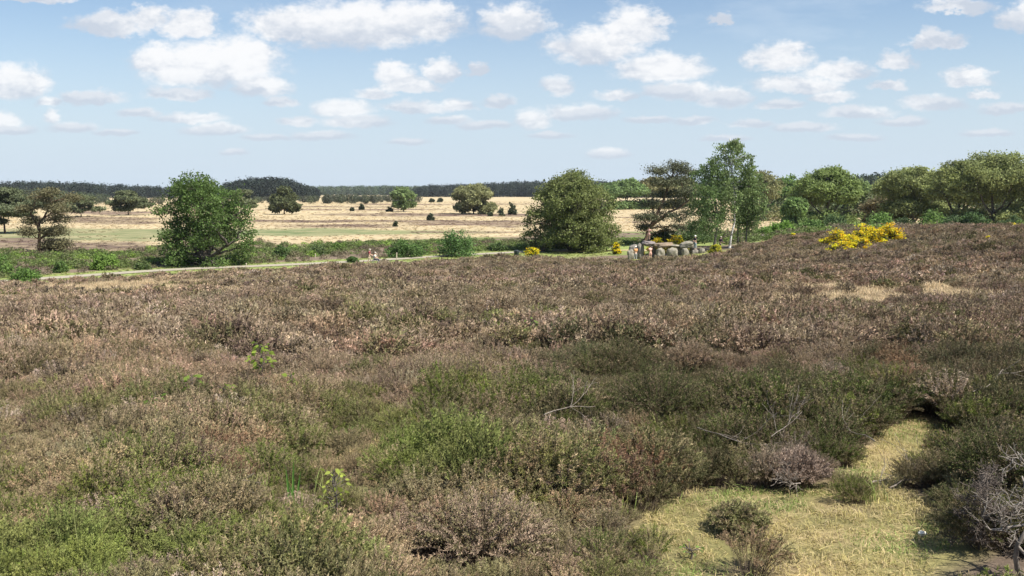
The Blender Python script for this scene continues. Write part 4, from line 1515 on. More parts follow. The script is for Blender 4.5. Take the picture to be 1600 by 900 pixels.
# ------------------------------------------------------------------ shrubs
def shrub(name, label, px, row, wpx, hpx, col, seed, cat='shrub', group=None, Y=None, flower=None, leaf=None, n=None, per=30, mat=None, upright=.0, stems=True):
    p = hit(px, row) if Y is None else at(px, Y)
    m = p.y / FPX
    W, H = wpx * m, hpx * m
    if Y is not None:
        H = zrow(row, Y) - p.z + hpx * m * 0 if False else hpx * m
    r = np.random.default_rng(seed)
    root = thing(name, label, cat, p, 0, group)
    k = n or 60
    d = unit(r.normal(0, 1, (k, 3)))
    d[:, 2] = np.abs(d[:, 2])
    lump = 1 + .22 * np.sin(d[:, 0] * 5 + seed) * np.cos(d[:, 1] * 4 + seed * 1.7)
    q = d * (r.uniform(.3, 1, k) ** .5 * lump)[:, None] * np.array([W * .46, W * .46, H * .86])
    q[:, 2] += H * .06
    tb = Tubes(4)
    for j in range(0, k, 2):
        a = np.array([q[j, 0] * .12, q[j, 1] * .12, -.05])
        tb.add([a, a * .4 + q[j] * np.array([.35, .35, .5]), q[j]], [.035, .022, .008], 4)
    obj('stem', tb.mesh('stem', M_BARK), root)
    lf = leaf or max(.16, p.y * .0020)
    rad = np.full(k, .16 * min(W, H * 1.3)) * r.uniform(.7, 1.3, k)
    obj('foliage', crown_mesh('foliage', q, rad, lf, per, col, seed + 1, M_LEAF, flat=.85, upb=.5, cvar=.14, yel=.05), root)
    if flower is not None:
        sel = r.uniform(0, 1, k) < .97
        obj('blossom', crown_mesh('blossom', q[sel] * 1.1 + np.array([0, 0, .06]), rad[sel], lf * .95, int(per * 1.9), flower, seed + 2, M_FLOWER, flat=.55, upb=.9, cvar=.1, yel=.0), root)
    return root


GS = 'young green shrubs along the path'
YG = (.135, .21, .045)
MG = (.085, .145, .04)
for i, (px, row, w, h, c, lab) in enumerate([
        (712, 401, 60, 44, (.09, .165, .05), 'big rounded bright green shrub against the pale path'),
        (632, 402, 66, 26, (.085, .15, .042), 'wide green shrub behind the stake, left of the big rounded one'),
        (655, 398, 40, 22, (.11, .17, .05), 'paler shrub touching the wide one behind the stake'),
        (440, 403, 24, 22, (.075, .13, .04), 'small dense dark green shrub right of the forked oak'),
        (162, 421, 44, 27, (.15, .24, .05), 'vivid yellow green shrub between the bent pine and the forked oak'),
        (95, 426, 22, 18, (.09, .15, .04), 'little dark green shrub left of the vivid one'),
        (40, 443, 46, 26, (.11, .19, .045), 'green shrub standing on the near edge of the path'),
        (4, 430, 34, 34, (.12, .2, .05), 'bright green shrub at the very edge of the photo behind the path'),
        (550, 410, 18, 9, (.07, .125, .035), 'tiny green shrub on the verge left of the two walkers'),
        (496, 400, 24, 20, (.095, .135, .05), 'dull green shrub between the dense one and the walkers'),
        (528, 392, 26, 14, (.13, .2, .05), 'light green shrub a little behind the dull one'),
        (222, 421, 26, 14, (.09, .13, .045), 'low dull shrub at the path near the vivid one'),
        (275, 414, 34, 14, (.115, .18, .045), 'light green shrub at the foot of the forked oak'),
        (778, 392, 30, 14, (.085, .13, .045), 'low green shrub behind the litter bin'),
        (930, 388, 46, 18, (.115, .185, .05), 'light green shrub under the broad round oak'),
        (870, 388, 36, 14, (.08, .14, .04), 'dark leafy shrub close to the trunk of the broad round oak'),
        ]):
    shrub('shrub', lab, px, row, w, h, c, 300 + i, group=GS, n=80 if w > 40 else 40, per=44 if w > 40 else 30)
GR2 = 'green bushes behind the heather rise'
for i, (px, Y, w, h, c, lab) in enumerate([
        (1222, 135, 46, 24, (.15, .26, .05), 'vivid green bush right of the birch clump'),
        (1196, 134, 34, 16, (.13, .22, .05), 'low bright bush at the foot of the birch clump'),
        (1270, 140, 40, 20, (.1, .17, .045), 'mid green bush left above the yellow broom'),
        (1305, 142, 40, 26, (.075, .12, .045), 'dark green bush straight behind the yellow broom'),
        (1375, 142, 44, 32, (.12, .2, .05), 'fresh green bush under the low dark brown tree'),
        (1410, 140, 30, 22, (.065, .1, .04), 'dark bush at the foot of the spreading oak'),
        (1458, 138, 44, 34, (.125, .2, .055), 'light green bush right of the spreading oak'),
        (1490, 132, 40, 26, (.07, .115, .045), 'dark green bush under the olive trees'),
        (1522, 130, 40, 28, (.075, .13, .045), 'green bush in front of the tallest oak'),
        (1585, 128, 46, 22, (.085, .125, .05), 'dull green bush at the photo edge on the heather rise'),
        (1085, 132, 70, 30, (.085, .13, .045), 'leafy green bush behind the boulders and the bench'),
        (1040, 140, 50, 22, (.05, .07, .035), 'low dark juniper like bush beneath the leaning pine'),
        ]):
    shrub('shrub', lab, px, 0, w, h, c, 340 + i, group=GR2, Y=Y, n=60, per=40)
GJ = 'small junipers dotted over the plain'
for i, (px, row, w, h, lab) in enumerate([
        (673, 344.5, 10, 12, 'round dark juniper nearest on the straw plain'), (783, 338, 9, 13, 'upright dark juniper right of the domed tree'), (801, 336, 16, 18, 'taller grey green juniper beside the broad round oak'),
        (766, 338, 6, 5, 'small pale bush at the foot of the domed tree'), (565, 328, 6, 8, 'tiny juniper between the conifer and the small green tree'), (609, 331, 8, 7, 'tiny bush left of the small green tree'), (618, 354, 5, 8, 'small thin bush between two brown strips of the plain'),
        (550, 330, 5, 6, 'tiny thin bush nearest the conifer'), (675, 316, 7, 5, 'tiny far bush behind the small green tree'), (688, 316, 6, 6, 'tiny far bush left of the domed tree'), (559, 315, 13, 7, 'low far bush between conifer and horizon'), (575, 315, 7, 7, 'small far bush before the pale horizon wood')]):
    shrub('juniper_bush', lab, px, row, w, h, (.055, .07, .038), 360 + i, cat='bush', group=GJ, n=26, per=22)

YEL = (.95, .49, .015)
GY = 'yellow broom bushes in flower'
for i, (px, row, w, h, lab) in enumerate([
        (1330, 394, 72, 22, 'low front broom bush thick with yellow flowers'), (1352, 386, 78, 32, 'tall middle broom bush, yellow over a dark green heart'), (1388, 384, 44, 30, 'broom bush closing the big yellow group on the far side from the birches'),
        (1308, 386, 44, 24, 'broom bush beginning the big yellow group on the birch side'), (1240, 374, 9, 9, 'tiny broom left of the big yellow group'), (1467, 367, 13, 8, 'small broom alone right of the big yellow group'), (1543, 383, 12, 12, 'small upright broom alone on the open heather'),
        (1588, 360, 22, 10, 'sparse broom patch at the photo edge')]):
    shrub('broom_bush', lab, px, row, w, h, (.085, .10, .03), 380 + i, cat='bush', group=GY, flower=YEL, n=70 if w > 30 else 22, per=22, leaf=.17)
for i, (px, Y, w, h, lab) in enumerate([
        (830, 120, 19, 14, 'yellow broom on the litter bin side of the broad round oak'), (964, 121, 12, 16, 'yellow broom on the boulder side of the broad round oak'), (1028, 118, 34, 22, 'yellow broom behind the big capstone'),
        (1058, 119, 38, 23, 'yellow broom behind the lower boulders'), (1000, 117, 14, 14, 'small broom behind the first boulders'), (1119, 104, 18, 14, 'yellow green broom before the birch trunks')]):
    shrub('broom_bush', lab, px, 0, w, h, (.1, .12, .035), 390 + i, cat='bush', group=GY, flower=YEL if px != 1119 else (.4, .38, .03), Y=Y, n=40, per=26, leaf=.17)


# ------------------------------------------------------------------ single heather bushes near the viewer
def heather_bush(p, rad, h, k, label, seed):
    r0 = {GREEN: (.25, .25, .11), PINK: (.33, .25, .185), RUST: (.27, .155, .10), GREY: (.37, .29, .235)}.get(k, tuple(TINTS[k]))
    m = sprig_material('heather_bush_sprigs', r0, tuple(TINTS2[k]))
    big = max(rad, h)
    if 'upright twigs' in label:
        me = clump_mesh('heather_bush', seed, h, rad, 420, 9, .05, .006, .0042, m, flat=.3)
    else:
        me = clump_mesh('heather_bush', seed, h, rad, int(330 * max(1, big / .5)), 36, .026, .0054, .0028, m, flat=.5)
    o = obj('heather_bush', me)
    o.location = p
    tag(o, label, 'heather bush', 'single heather bushes near the viewer')
    return o


for i, (p, rad, h, k, lab) in enumerate(fg_spots):
    heather_bush(p, rad, h * .78, k, lab, 600 + i)


# ------------------------------------------------------------------ oak saplings and other small plants
def oak_leaf(n=7):
    """outline of a lobed oak leaf, unit length"""
    ys = np.linspace(0, 1, n * 2 + 1)
    prof = np.sin(np.pi * np.clip(ys, 0, 1) ** .8) * .30
    w = prof * np.where(np.arange(len(ys)) % 2 == 1, 1.15, .62)
    w[0], w[-1] = .015, .04
    return ys, w


M_SAPLEAF = leaf_material('young_oak_leaf', .45)


def sapling(label, px, row, hpx, seed, nleaf=14, spread=1.0, leaf=.13, col=(.20, .33, .05), tall=.42):
    p = hit(px, row, .15)
    m = p.y / FPX
    H = hpx * m + tall
    p = Vector((p.x, p.y, gz(p.x, p.y)))
    r = np.random.default_rng(seed)
    root = thing('oak_sapling', label, 'sapling', p, 0, 'oak saplings coming up through the heather')
    tb = Tubes(5)
    main = np.array([(0, 0, -.05), (.02, .01, H * .5), (.0, .02, H * .98)])
    tb.add(main, [.008, .006, .003])
    ys, w = oak_leaf()
    V, F, C = [], [], []
    nv = 0
    leaf *= .52
    nleaf = int(nleaf * 2.4)
    for j in range(nleaf):
        f = r.uniform(.42, 1.0)
        b = np.array([0, 0, H * f])
        a = r.uniform(0, 6.28)
        rr = spread * .7 * r.uniform(.03, .2) * (1.1 - .5 * f)
        q = b + np.array([math.cos(a) * rr, math.sin(a) * rr, rr * .4])
        tb.add([b * np.array([1, 1, .97]), q], [.003, .002], 4)
        d = unit(np.array([math.cos(a), math.sin(a), r.uniform(-.6, .6)]))
        rr *= 1.0
        nrm = unit(np.array([r.normal(0, .6), r.normal(0, .6) - .9, .7]))
        s = unit(np.cross(d, nrm))
        L_ = leaf * r.uniform(.7, 1.2)
        cur = np.array([0, 0, -.25]) * L_
        for (yy, ww) in zip(ys, w):
            c = q + d * L_ * yy + cur * yy * yy
            V += [c - s * ww * L_ - 0.02 * L_ * np.array([0, 0, 1]), c, c + s * ww * L_]
        k = len(ys)
        for i in range(k - 1):
            o = nv + i * 3
            F += [(o, o + 1, o + 4, o + 3), (o + 1, o + 2, o + 5, o + 4)]
        nv += k * 3
        C += [np.array(col) * np.array([.80, .72, .8]) * (1 + r.normal(0, .2))] * (k * 3)
    obj('stem', tb.mesh('stem', M_BARK), root)
    obj('leaves', mesh_from('leaves', V, F, attrs={'col': np.clip(np.array(C), .01, .7)}, mats=[M_SAPLEAF]), root)


sapling('bushy bright oak sapling standing highest above the brown heather', 408, 588, 20, 701, 26, 1.5, .15, (.24, .36, .05))
sapling('thin oak sapling with two leaf tufts, near the bushy bright one', 300, 640, 18, 702, 11, .8, .14, (.2, .32, .05))
sapling('deep green little oak sapling left of the thin one', 243, 662, 10, 703, 10, .8, .12, (.14, .26, .04))
sapling('big leafed yellow green oak sapling closest to the viewer', 522, 812, 14, 704, 13, .9, .075, (.32, .42, .07))
sapling('tiny bright oak sapling just right below the bushy one', 455, 622, 6, 705, 7, .7, .12, (.25, .38, .05))
sapling('slender oak sapling by the dark heather thicket', 828, 545, 22, 706, 14, 1.2, .15, (.17, .26, .06))
sapling('pale oak sapling on the pinkish heather beyond the thicket', 1138, 522, 12, 707, 10, 1.2, .16, (.14, .22, .07))
sapling('low green oak sapling at the edge of the straw grass', 1078, 838, 6, 708, 6, .7, .05, (.22, .36, .08), .06)
sapling('small oak sapling far up the brown slope', 700, 456, 6, 709, 10, 2.0, .25, (.2, .3, .06))
sapling('low yellow green sapling among grey heather', 350, 648, 4, 710, 8, 1.0, .12, (.22, .3, .06))


def blade_plant(label, px, row, hpx):
    p = hit(px, row)
    H = hpx * p.y / FPX + .3
    V, F, C = [], [], []
    for i, (dx, a, f) in enumerate(((-.02, -.05, .9), (0, .03, 1.0), (.022, .08, .8), (.01, -.1, .6))):
        w = .011
        b = len(V)
        for t in (0, .4, .75, 1):
            x = dx + a * H * t * t
            ww = w * (1 - t ** 2) + .001
            V += [(x - ww, .01 * i, H * f * t), (x, .01 * i + .006, H * f * t), (x + ww, .01 * i, H * f * t)]
        for k in range(3):
            o = b + k * 3
            F += [(o, o + 1, o + 4, o + 3), (o + 1, o + 2, o + 5, o + 4)]
        C += [(.15, .3, .06)] * 12
    o = obj('blade_plant', mesh_from('blade_plant', V, F, attrs={'col': np.array(C)}, mats=[M_SAPLEAF]))
    o.location = p
    tag(o, label, 'plant')


blade_plant('fresh green plant of stiff upright blades left of the big leafed sapling', 458, 812, 26)


# ------------------------------------------------------------------ dead wood
def branching(label, name, base, tip_dir, length, rad, seed, mat, depth=4, kids=4, spread=.7, up=0.0, cat='branch', wob=.12, group=None, minr=.0016):
    r = np.random.default_rng(seed)
    tb = Tubes(5)
    root_v = np.array(base)

    def grow(p, d, L_, ra, lev):
        n = 7
        pts = [p]
        dd = d
        for i in range(n):
            dd = unit(dd + r.normal(0, wob, 3) + np.array([0, 0, up]))
            pts.append(pts[-1] + dd * L_ / n)
        pts = np.array(pts)
        tb.add(pts, np.linspace(ra, max(ra * .45, minr), n + 1), 6 if lev < 2 else 4)
        if lev >= depth:
            return
        for k in range(kids if lev else kids + 2):
            t = r.uniform(.3, 1.0)
            i = min(int(t * n), n)
            nd = unit(dd * .5 + unit(r.normal(0, 1, 3)) * spread)
            grow(pts[i], nd, L_ * r.uniform(.4, .68), max(ra * .52, minr), lev + 1)
    grow(np.zeros(3), unit(np.array(tip_dir)), length, rad, 0)
    o = obj(name, tb.mesh(name, mat))
    o.location = base
    tag(o, label, cat, group)
    return o


pb = hit(1600, 902)
branching('gnarled bleached dead shrub with crooked bare limbs beside the dark heather bush', 'dead_shrub', (pb.x, pb.y, pb.z - .03), (-.55, -.05, .75), .60, .017, 801, M_DEADWOOD, 4, 4, .85, .05, 'dead shrub', .22)
pb2 = hit(1560, 880)
branching('dense grey brown twiggy shrub behind the bleached crooked limbs', 'twiggy_shrub', (pb2.x + .02, pb2.y + .25, pb2.z - .02), (-.12, .1, 1), .36, .007, 802, M_GREYTWIG, 4, 6, .95, .06, 'dead shrub', .14)
GDB = 'dead branches lying in the heather'


def lying(label, px, row, dirpx, seed, length=None, rad=.008, kids=3, zup=.12, depth=2):
    a = hit(px, row, zup)
    b = hit(px + dirpx[0], row + dirpx[1], zup)
    d = b - a
    L_ = length or d.length
    base = (a.x, a.y, gz(a.x, a.y) + zup)
    branching(label, 'dead_branch', base, (d.x, d.y, d.z - .02), L_, rad * .72, seed, M_LYINGWOOD, depth, kids, .42, .0, 'branch', .13, GDB)


lying('pale dead branch arching out of the dark heather above the clearing', 1368, 690, (-60, -35), 811, .75, .007, 3, .22)
lying('bundle of bleached branches lying across the upper clearing', 1360, 758, (85, -52), 812, .42, .009, 5, .05)
lying('thick bleached branch at the base of the branch bundle', 1390, 762, (60, -20), 813, .36, .008, 4, .05)
lying('bent bare twig over the clearing right of the bundle', 1452, 725, (-60, -38), 814, .6, .006, 3, .08)
lying('pale forked branch on the dark thicket in the middle', 850, 648, (60, -25), 815, .8, .007, 3, .38)
lying('fallen dead stem across the dark heather left of the grey bush', 1090, 668, (85, 20), 816, .8, .006, 3, .3)
lying('thin dry branch on the heather at the thicket edge', 1520, 612, (55, -8), 817, .9, .007, 2, .4)
lying('whitish dry branch in the pink heather by the reddish bush', 320, 745, (28, 30), 818, .4, .007, 2, .25)
lying('curved dead twig among the pale twigs over the grey bush', 1205, 682, (30, -18), 819, .5, .006, 3, .3)
lying('bleached twig sticking out by the tall grass patch', 1490, 478, (40, -4), 820, 1.4, .014, 3, .4)
lying('grey roots spread at the front of the grey heather bush', 1250, 755, (-50, 30), 821, .34, .008, 6, .12)


# ------------------------------------------------------------------ boulders
M_STONE = mat_simple('granite_grey', (.21, .19, .165), .9, 3.0, .35, .5)
M_STONE_PALE = mat_simple('granite_pale', (.235, .215, .175), .9, 3.0, .3, .5)
M_STONE_PINK = mat_simple('granite_mauve', (.18, .155, .15), .9, 3.0, .35, .5)
M_STONE_BROWN = mat_simple('granite_brown', (.20, .155, .115), .9, 3.0, .35, .5)


def boulder(label, loc, size, mat, seed, rz=0.0, tilt=0.0, name='boulder', group='granite boulders of the old stone tomb', boxy=.38):
    bm = bmesh.new()
    bmesh.ops.create_icosphere(bm, subdivisions=4, radius=1.0)
    for v in bm.verts:
        c = v.co.copy()
        mx = max(abs(c.x), abs(c.y), abs(c.z))
        c = c.lerp(c / mx * .86, boxy)
        nz = mnoise.noise(c * 1.3 + Vector((seed * 3.1, seed, 0))) * .24 + mnoise.noise(c * 3.1 + Vector((seed, 0, seed))) * .08
        c *= 1 + nz
        v.co = Vector((c.x * size[0] / 2, c.y * size[1] / 2, c.z * size[2] / 2))
    me = bpy.data.meshes.new(name)
    bm.to_mesh(me)
    bm.free()
    for f in me.polygons:
        f.use_smooth = True
    me.materials.append(mat)
    o = obj(name, me)
    o.location = loc
    o.rotation_euler = (0, tilt, rz)
    tag(o, label, 'boulder', group)
    return o


YD = 109.0
mpd = YD / FPX


def stone(label, px, row_bottom, row_top, wpx, mat, seed, dy=0.0, tilt=0.0, dep=1.0):
    Y = YD + dy
    x = (px - 800) / FPX * Y
    zb, zt = zrow(row_bottom, Y), zrow(row_top + 1.6, Y)
    if row_bottom >= 389:
        zb = gz(x, Y) - .12
    h = (zt - zb) * 1.02
    boulder(label, (x, Y, (zb + zt) / 2), (wpx * Y / FPX * 1.24, max(wpx * Y / FPX * dep, .7), h), mat, seed, rz=(seed * 2.4) % .9 - .45, tilt=tilt)


stone('low rounded pale boulder at the sand track end of the tomb', 986, 393, 388.5, 9, M_STONE_PALE, 1)
stone('squat grey boulder behind the person in the orange top', 991, 391, 379.5, 14, M_STONE, 2, 1.4)
stone('upright grey boulder carrying the domed capstone', 1001, 392, 379, 9, M_STONE, 3, .9)
stone('domed mauve capstone, highest of the tomb', 1013, 385, 374.5, 18, M_STONE_PINK, 4, 1.0, .05, 1.4)
stone('upright boulder in the dark opening under the domed capstone', 1021, 393, 381, 7, M_STONE_PINK, 5, 2.0)
stone('long flat brown capstone bridging two pale uprights', 1035, 387, 377.5, 29, M_STONE_BROWN, 6, 1.0, -.04, .9)
stone('pale upright boulder, nearer the dark opening, under the flat capstone', 1032, 393.5, 386, 11, M_STONE_PALE, 7, -.2)
stone('pale upright boulder at the other end of the flat capstone', 1051, 393, 385.5, 14, M_STONE_PALE, 8, -.1)
stone('low pale capstone right of the flat brown one', 1053, 386.5, 380.5, 17, M_STONE_PALE, 9, 1.2, .03)
stone('dark boulder in the shade between the low and the slanting stones', 1063, 393, 382, 9, M_STONE, 10, 1.6)
stone('big slanting pale capstone at the bench end of the tomb', 1073, 388, 375.5, 20, M_STONE_PALE, 11, .9, -.22, 1.0)
stone('round pale boulder in front under the slanting capstone', 1071, 393.5, 386, 9, M_STONE_PALE, 12, -.4)
stone('grey boulder the person in the white cap stands by', 1084, 391, 379, 10, M_STONE, 13, 1.5)
stone('low stone at the bench end of the tomb', 1097, 390, 386, 8, M_STONE_PALE, 14, .3)
pr = hit(1440, 845)
boulder('flat white stone lying on the straw grass near the dead shrub', (pr.x, pr.y, pr.z + .05), (.055, .04, .03), mat_simple('white_stone', (.75, .72, .62), .8, 30, .1), 15, .4, name='white_stone', group='loose pale stones', boxy=.3)
for i, (px, row, w, lab) in enumerate([(1195, 372, 12, 'pale stone at the heather edge right of the birches'), (1225, 402, 12, 'flat pale stone low in the heather before the broom'), (1500, 352, 14, 'pale stone on the ridge under the olive trees')]):
    p = hit(px, row)
    m = p.y / FPX
    boulder(lab, (p.x, p.y, p.z + .3), (w * m, w * m * .6, .45), M_STONE_PALE, 30 + i, name='pale_stone', group='loose pale stones')


# ------------------------------------------------------------------ bench, bin, posts
M_DARKWOOD = mat_simple('weathered_dark_timber', (.075, .06, .05), .85, 8, .3)
M_POSTWOOD = mat_simple('pale_post_timber', (.46, .40, .31), .85, 8, .25)
M_BIN = mat_simple('green_bin_metal', (.035, .06, .05), .5, 5, .15)
M_BINTOP = mat_simple('dark_bin_lid', (.03, .04, .042), .45, 5, .15)


def box_mesh(name, sx, sy, sz, mat, bevel=.012, z0=0.0, ofs=(0, 0, 0), cyl=0):
    bm = bmesh.new()
    bmesh.ops.create_cube(bm, size=1.0)
    for v in bm.verts:
        v.co = Vector((v.co.x * sx + ofs[0], v.co.y * sy + ofs[1], (v.co.z + .5) * sz + z0 + ofs[2]))
    bmesh.ops.bevel(bm, geom=bm.edges[:], offset=bevel, segments=2, affect='EDGES', profile=.6)
    me = bpy.data.meshes.new(name)
    bm.to_mesh(me)
    bm.free()
    me.materials.append(mat)
    return me


def lathe(name, prof, mat, seg=20):
    V, F = [], []
    for (r_, z) in prof:
        for k in range(seg):
            a = 2 * math.pi * k / seg
            V.append((r_ * math.cos(a), r_ * math.sin(a), z))
    for i in range(len(prof) - 1):
        for k in range(seg):
            F.append((i * seg + k, i * seg + (k + 1) % seg, (i + 1) * seg + (k + 1) % seg, (i + 1) * seg + k))
    return mesh_from(name, V, F, mats=[mat], smooth=True)


# bench with a plank seat, backrest and legs
pbn = at(1103, 110)
bench = thing('park_bench', 'dark wooden bench between the boulders and the birch trunks', 'bench', pbn, .06)
obj('seat', box_mesh('seat', 1.9, .42, .07, M_DARKWOOD, z0=.44), bench)
obj('backrest', box_mesh('backrest', 1.9, .05, .16, M_DARKWOOD, z0=.68, ofs=(0, .24, 0)), bench)
for sx in (-.75, .75):
    obj('leg', box_mesh('leg', .09, .40, .442, M_DARKWOOD, ofs=(sx, 0, -.004)), bench)
    obj('back_post', box_mesh('back_post', .07, .045, .86, M_DARKWOOD, ofs=(sx, .195, -.02)), bench)

pbi = at(807, 112.0)
bin_ = thing('litter_bin', 'dark green litter bin on the grass verge before the broad round oak', 'litter bin', pbi)
obj('body', lathe('body', [(.001, .08), (.27, .08), (.30, .12), (.31, .78), (.325, .80), (.325, .84), (.30, .85)], M_BIN), bin_)
obj('lid', lathe('lid', [(.335, .85), (.34, .90), (.31, .98), (.2, 1.06), (.001, 1.09)], M_BINTOP), bin_)
obj('opening', box_mesh('opening', .26, .02, .11, mat_simple('bin_slot', (.01, .01, .01)), .004, .885, (0, -.325, 0)), bin_)
obj('post', box_mesh('post', .08, .08, .2, M_BINTOP, .008, -.1), bin_)

GPO = 'short wooden posts along the path'
for (px, row, hp_, lab, w) in [(620, 408.5, 13, 'pale wooden stake in front of the wide green shrub', .11), (589, 407, 10, 'thin wooden post just beyond the two walkers', .08), (493, 403, 6, 'short whitish post in the scrub left of the walkers', .10),
                               (385, 418, 6, 'low pale post at the forked oak side of the path', .10), (457, 417, 5, 'very low pale post on the verge between oak and walkers', .09), (1058, 397.5, 4.5, 'low white post in the grass before the boulders', .10), (1085, 397, 6, 'thin pale post before the stones near the bench', .08)]:
    p = hit(px, row)
    H = hp_ * p.y / FPX
    root = thing('wooden_post', lab, 'post', p, .3, GPO)
    obj('shaft', box_mesh('shaft', w, w, H + .25, M_POSTWOOD, .012, -.25), root)
    obj('top', lathe('top', [(w * .62, H), (w * .6, H + .03), (w * .35, H + .07), (.001, H + .08)], M_POSTWOOD, 8), root)


# ------------------------------------------------------------------ people
M_SKIN = mat_simple('skin', (.52, .33, .24), .6)
M_LIPS = mat_simple('lips', (.35, .12, .1), .5)
M_HAIR = mat_simple('dark_hair', (.05, .035, .025), .7)
M_HAIR_GREY = mat_simple('pale_hair', (.55, .5, .44), .7)


def skin_obj(name, verts, edges, rads, mat, parent, levels=2):
    me = bpy.data.meshes.new(name)
    me.from_pydata([tuple(v) for v in verts], edges, [])
    o = obj(name, me, parent)
    md = o.modifiers.new('skin', 'SKIN')
    md.use_smooth_shade = True
    for i, r_ in enumerate(rads):
        sv = me.skin_vertices[0].data[i]
        rr = (r_, r_) if not isinstance(r_, tuple) else r_
        sv.radius = rr
        sv.use_root = (i == 0)
    ss = o.modifiers.new('sub', 'SUBSURF')
    ss.levels = levels
    ss.render_levels = levels
    me.materials.append(mat)
    return o


STAND = dict(pelvis=(0, 0, .93), waist=(0, 0, 1.08), chest=(0, 0, 1.30), neck=(0, 0, 1.46), head=(0, .02, 1.60),
             shL=(-.19, 0, 1.40), elL=(-.25, .02, 1.13), wrL=(-.24, .1, .90), shR=(.19, 0, 1.40), elR=(.25, .02, 1.13), wrR=(.24, .1, .90),
             hipL=(-.1, 0, .90), knL=(-.11, .03, .50), anL=(-.11, 0, .09), hipR=(.1, 0, .90), knR=(.11, .03, .50), anR=(.11, 0, .09))


def person(label, loc, rz, pose, top, bottom, scale=1.0, hat=None, hair=M_HAIR, short_sleeve=True, shorts=False, name='person'):
    J = dict(STAND)
    J.update(pose)
    J = {k: np.array(v, float) for k, v in J.items()}
    root = thing(name, label, 'person', loc, rz)
    root.scale = (scale,) * 3
    V, E, Rr = [], [], []

    def add(p, r_, par=None):
        V.append(np.array(p, float))
        Rr.append(r_)
        if par is not None:
            E.append((par, len(V) - 1))
        return len(V) - 1
    pe = add(J['pelvis'], (.13, .09))
    wa = add(J['waist'], (.115, .08), pe)
    ch = add(J['chest'], (.14, .095), wa)
    ne = add(J['neck'], .055, ch)
    hd = J['head']
    hb = add(hd - np.array([0, 0, .07]), .065, ne)
    hm = add(hd + np.array([0, .005, .02]), (.078, .092), hb)
    add(hd + np.array([0, -.005, .10]), (.06, .07), hm)
    for s in 'LR':
        sh = add(J['sh' + s], .062, ch)
        el = add(J['el' + s], .042, sh)
        wr = add(J['wr' + s], .028, el)
        d = unit(J['wr' + s] - J['el' + s])
        side = unit(np.cross(d, np.array([.2, .9, .3])))
        fw = unit(np.cross(side, d))
        palm = add(J['wr' + s] + d * .06, (.036, .018), wr)
        for k, (o_, L_) in enumerate(((-.030, .060), (-.010, .075), (.010, .072), (.030, .058))):
            b = add(V[palm] + d * .045 + side * o_, .010, palm)
            c = add(V[b] + d * L_ * .5 + fw * .006, .009, b)
            add(V[c] + d * L_ * .4 + fw * .018, .007, c)
        tb_ = add(J['wr' + s] + d * .035 + side * .042, .011, palm)
        add(V[tb_] + d * .04 + side * .015, .009, tb_)
        hp_ = add(J['hip' + s], .095, pe)
        kn = add(J['kn' + s], .058, hp_)
        an = add(J['an' + s], .040, kn)
        toe = np.array([0, .15, -.055])
        heel = add(V[an] + np.array([0, -.03, -.05]), .036, an)
        add(V[an] + toe, (.042, .028), an)
    skin_obj('body', V, E, Rr, M_SKIN, root, 2)
    # face: nose, ears, eyes and mouth as small shapes on the head
    for nm, p, sc_, mt in (('nose', (0, .105, .015), (.014, .022, .026), M_SKIN), ('ear', (-.085, 0, .01), (.012, .022, .03), M_SKIN), ('ear', (.085, 0, .01), (.012, .022, .03), M_SKIN),
                           ('eye', (-.032, .088, .035), (.013, .01, .008), M_HAIR), ('eye', (.032, .088, .035), (.013, .01, .008), M_HAIR), ('mouth', (0, .086, -.045), (.024, .01, .007), M_LIPS)):
        bm = bmesh.new()
        bmesh.ops.create_uvsphere(bm, u_segments=10, v_segments=6, radius=1.0)
        for v in bm.verts:
            v.co = Vector((v.co.x * sc_[0], v.co.y * sc_[1], v.co.z * sc_[2])) + Vector(hd + np.array(p))
        me = bpy.data.meshes.new(nm)
        bm.to_mesh(me)
        bm.free()
        me.materials.append(mt)
        obj(nm, me, root)
    # hair or hat cap
    bm = bmesh.new()
    bmesh.ops.create_uvsphere(bm, u_segments=20, v_segments=12, radius=1.0)
    kill = [v for v in bm.verts if v.co.z < -.15 and v.co.y > -.3 or v.co.z < -.62]
    bmesh.ops.delete(bm, geom=kill, context='VERTS')
    for v in bm.verts:
        v.co = Vector((v.co.x * .098, v.co.y * .112 - .008, v.co.z * .105 + .065)) + Vector(hd)
    me = bpy.data.meshes.new('hair')
    bm.to_mesh(me)
    bm.free()
    me.materials.append(hair)
    for f in me.polygons:
        f.use_smooth = True
    obj('hair', me, root)
    if hat is not None:
        h = lathe('cap', [(.001, .125), (.05, .12), (.095, .085), (.112, .03), (.115, .015), (.165, .005), (.165, -.003), (.11, .0)], hat, 18)
        o = obj('cap', h, root)
        o.location = Vector(hd) + Vector((0, 0, .065))
    # top
    V2, E2, R2 = [], [], []

    def a2(p, r_, par=None):
        V2.append(np.array(p, float))
        R2.append(r_)
        if par is not None:
            E2.append((par, len(V2) - 1))
        return len(V2) - 1
    w0 = a2(J['waist'] - (J['waist'] - J['pelvis']) * .3, (.185, .145))
    c0 = a2(J['chest'], (.205, .15), w0)
    a2(J['chest'] + (J['neck'] - J['chest']) * .75, (.085, .075), c0)
    for s in 'LR':
        sh = a2(J['sh' + s], .092, c0)
        if short_sleeve:
            a2(J['sh' + s] + (J['el' + s] - J['sh' + s]) * .75, .072, sh)
        else:
            el = a2(J['el' + s], .056, sh)
            a2(J['wr' + s] - (J['wr' + s] - J['el' + s]) * .06, .042, el)
    skin_obj('shirt', V2, E2, R2, top, root, 1)
    V2, E2, R2 = [], [], []
    p_ = a2(J['pelvis'] + (J['waist'] - J['pelvis']) * .35, (.185, .145))
    q_ = a2(J['pelvis'], (.195, .15), p_)
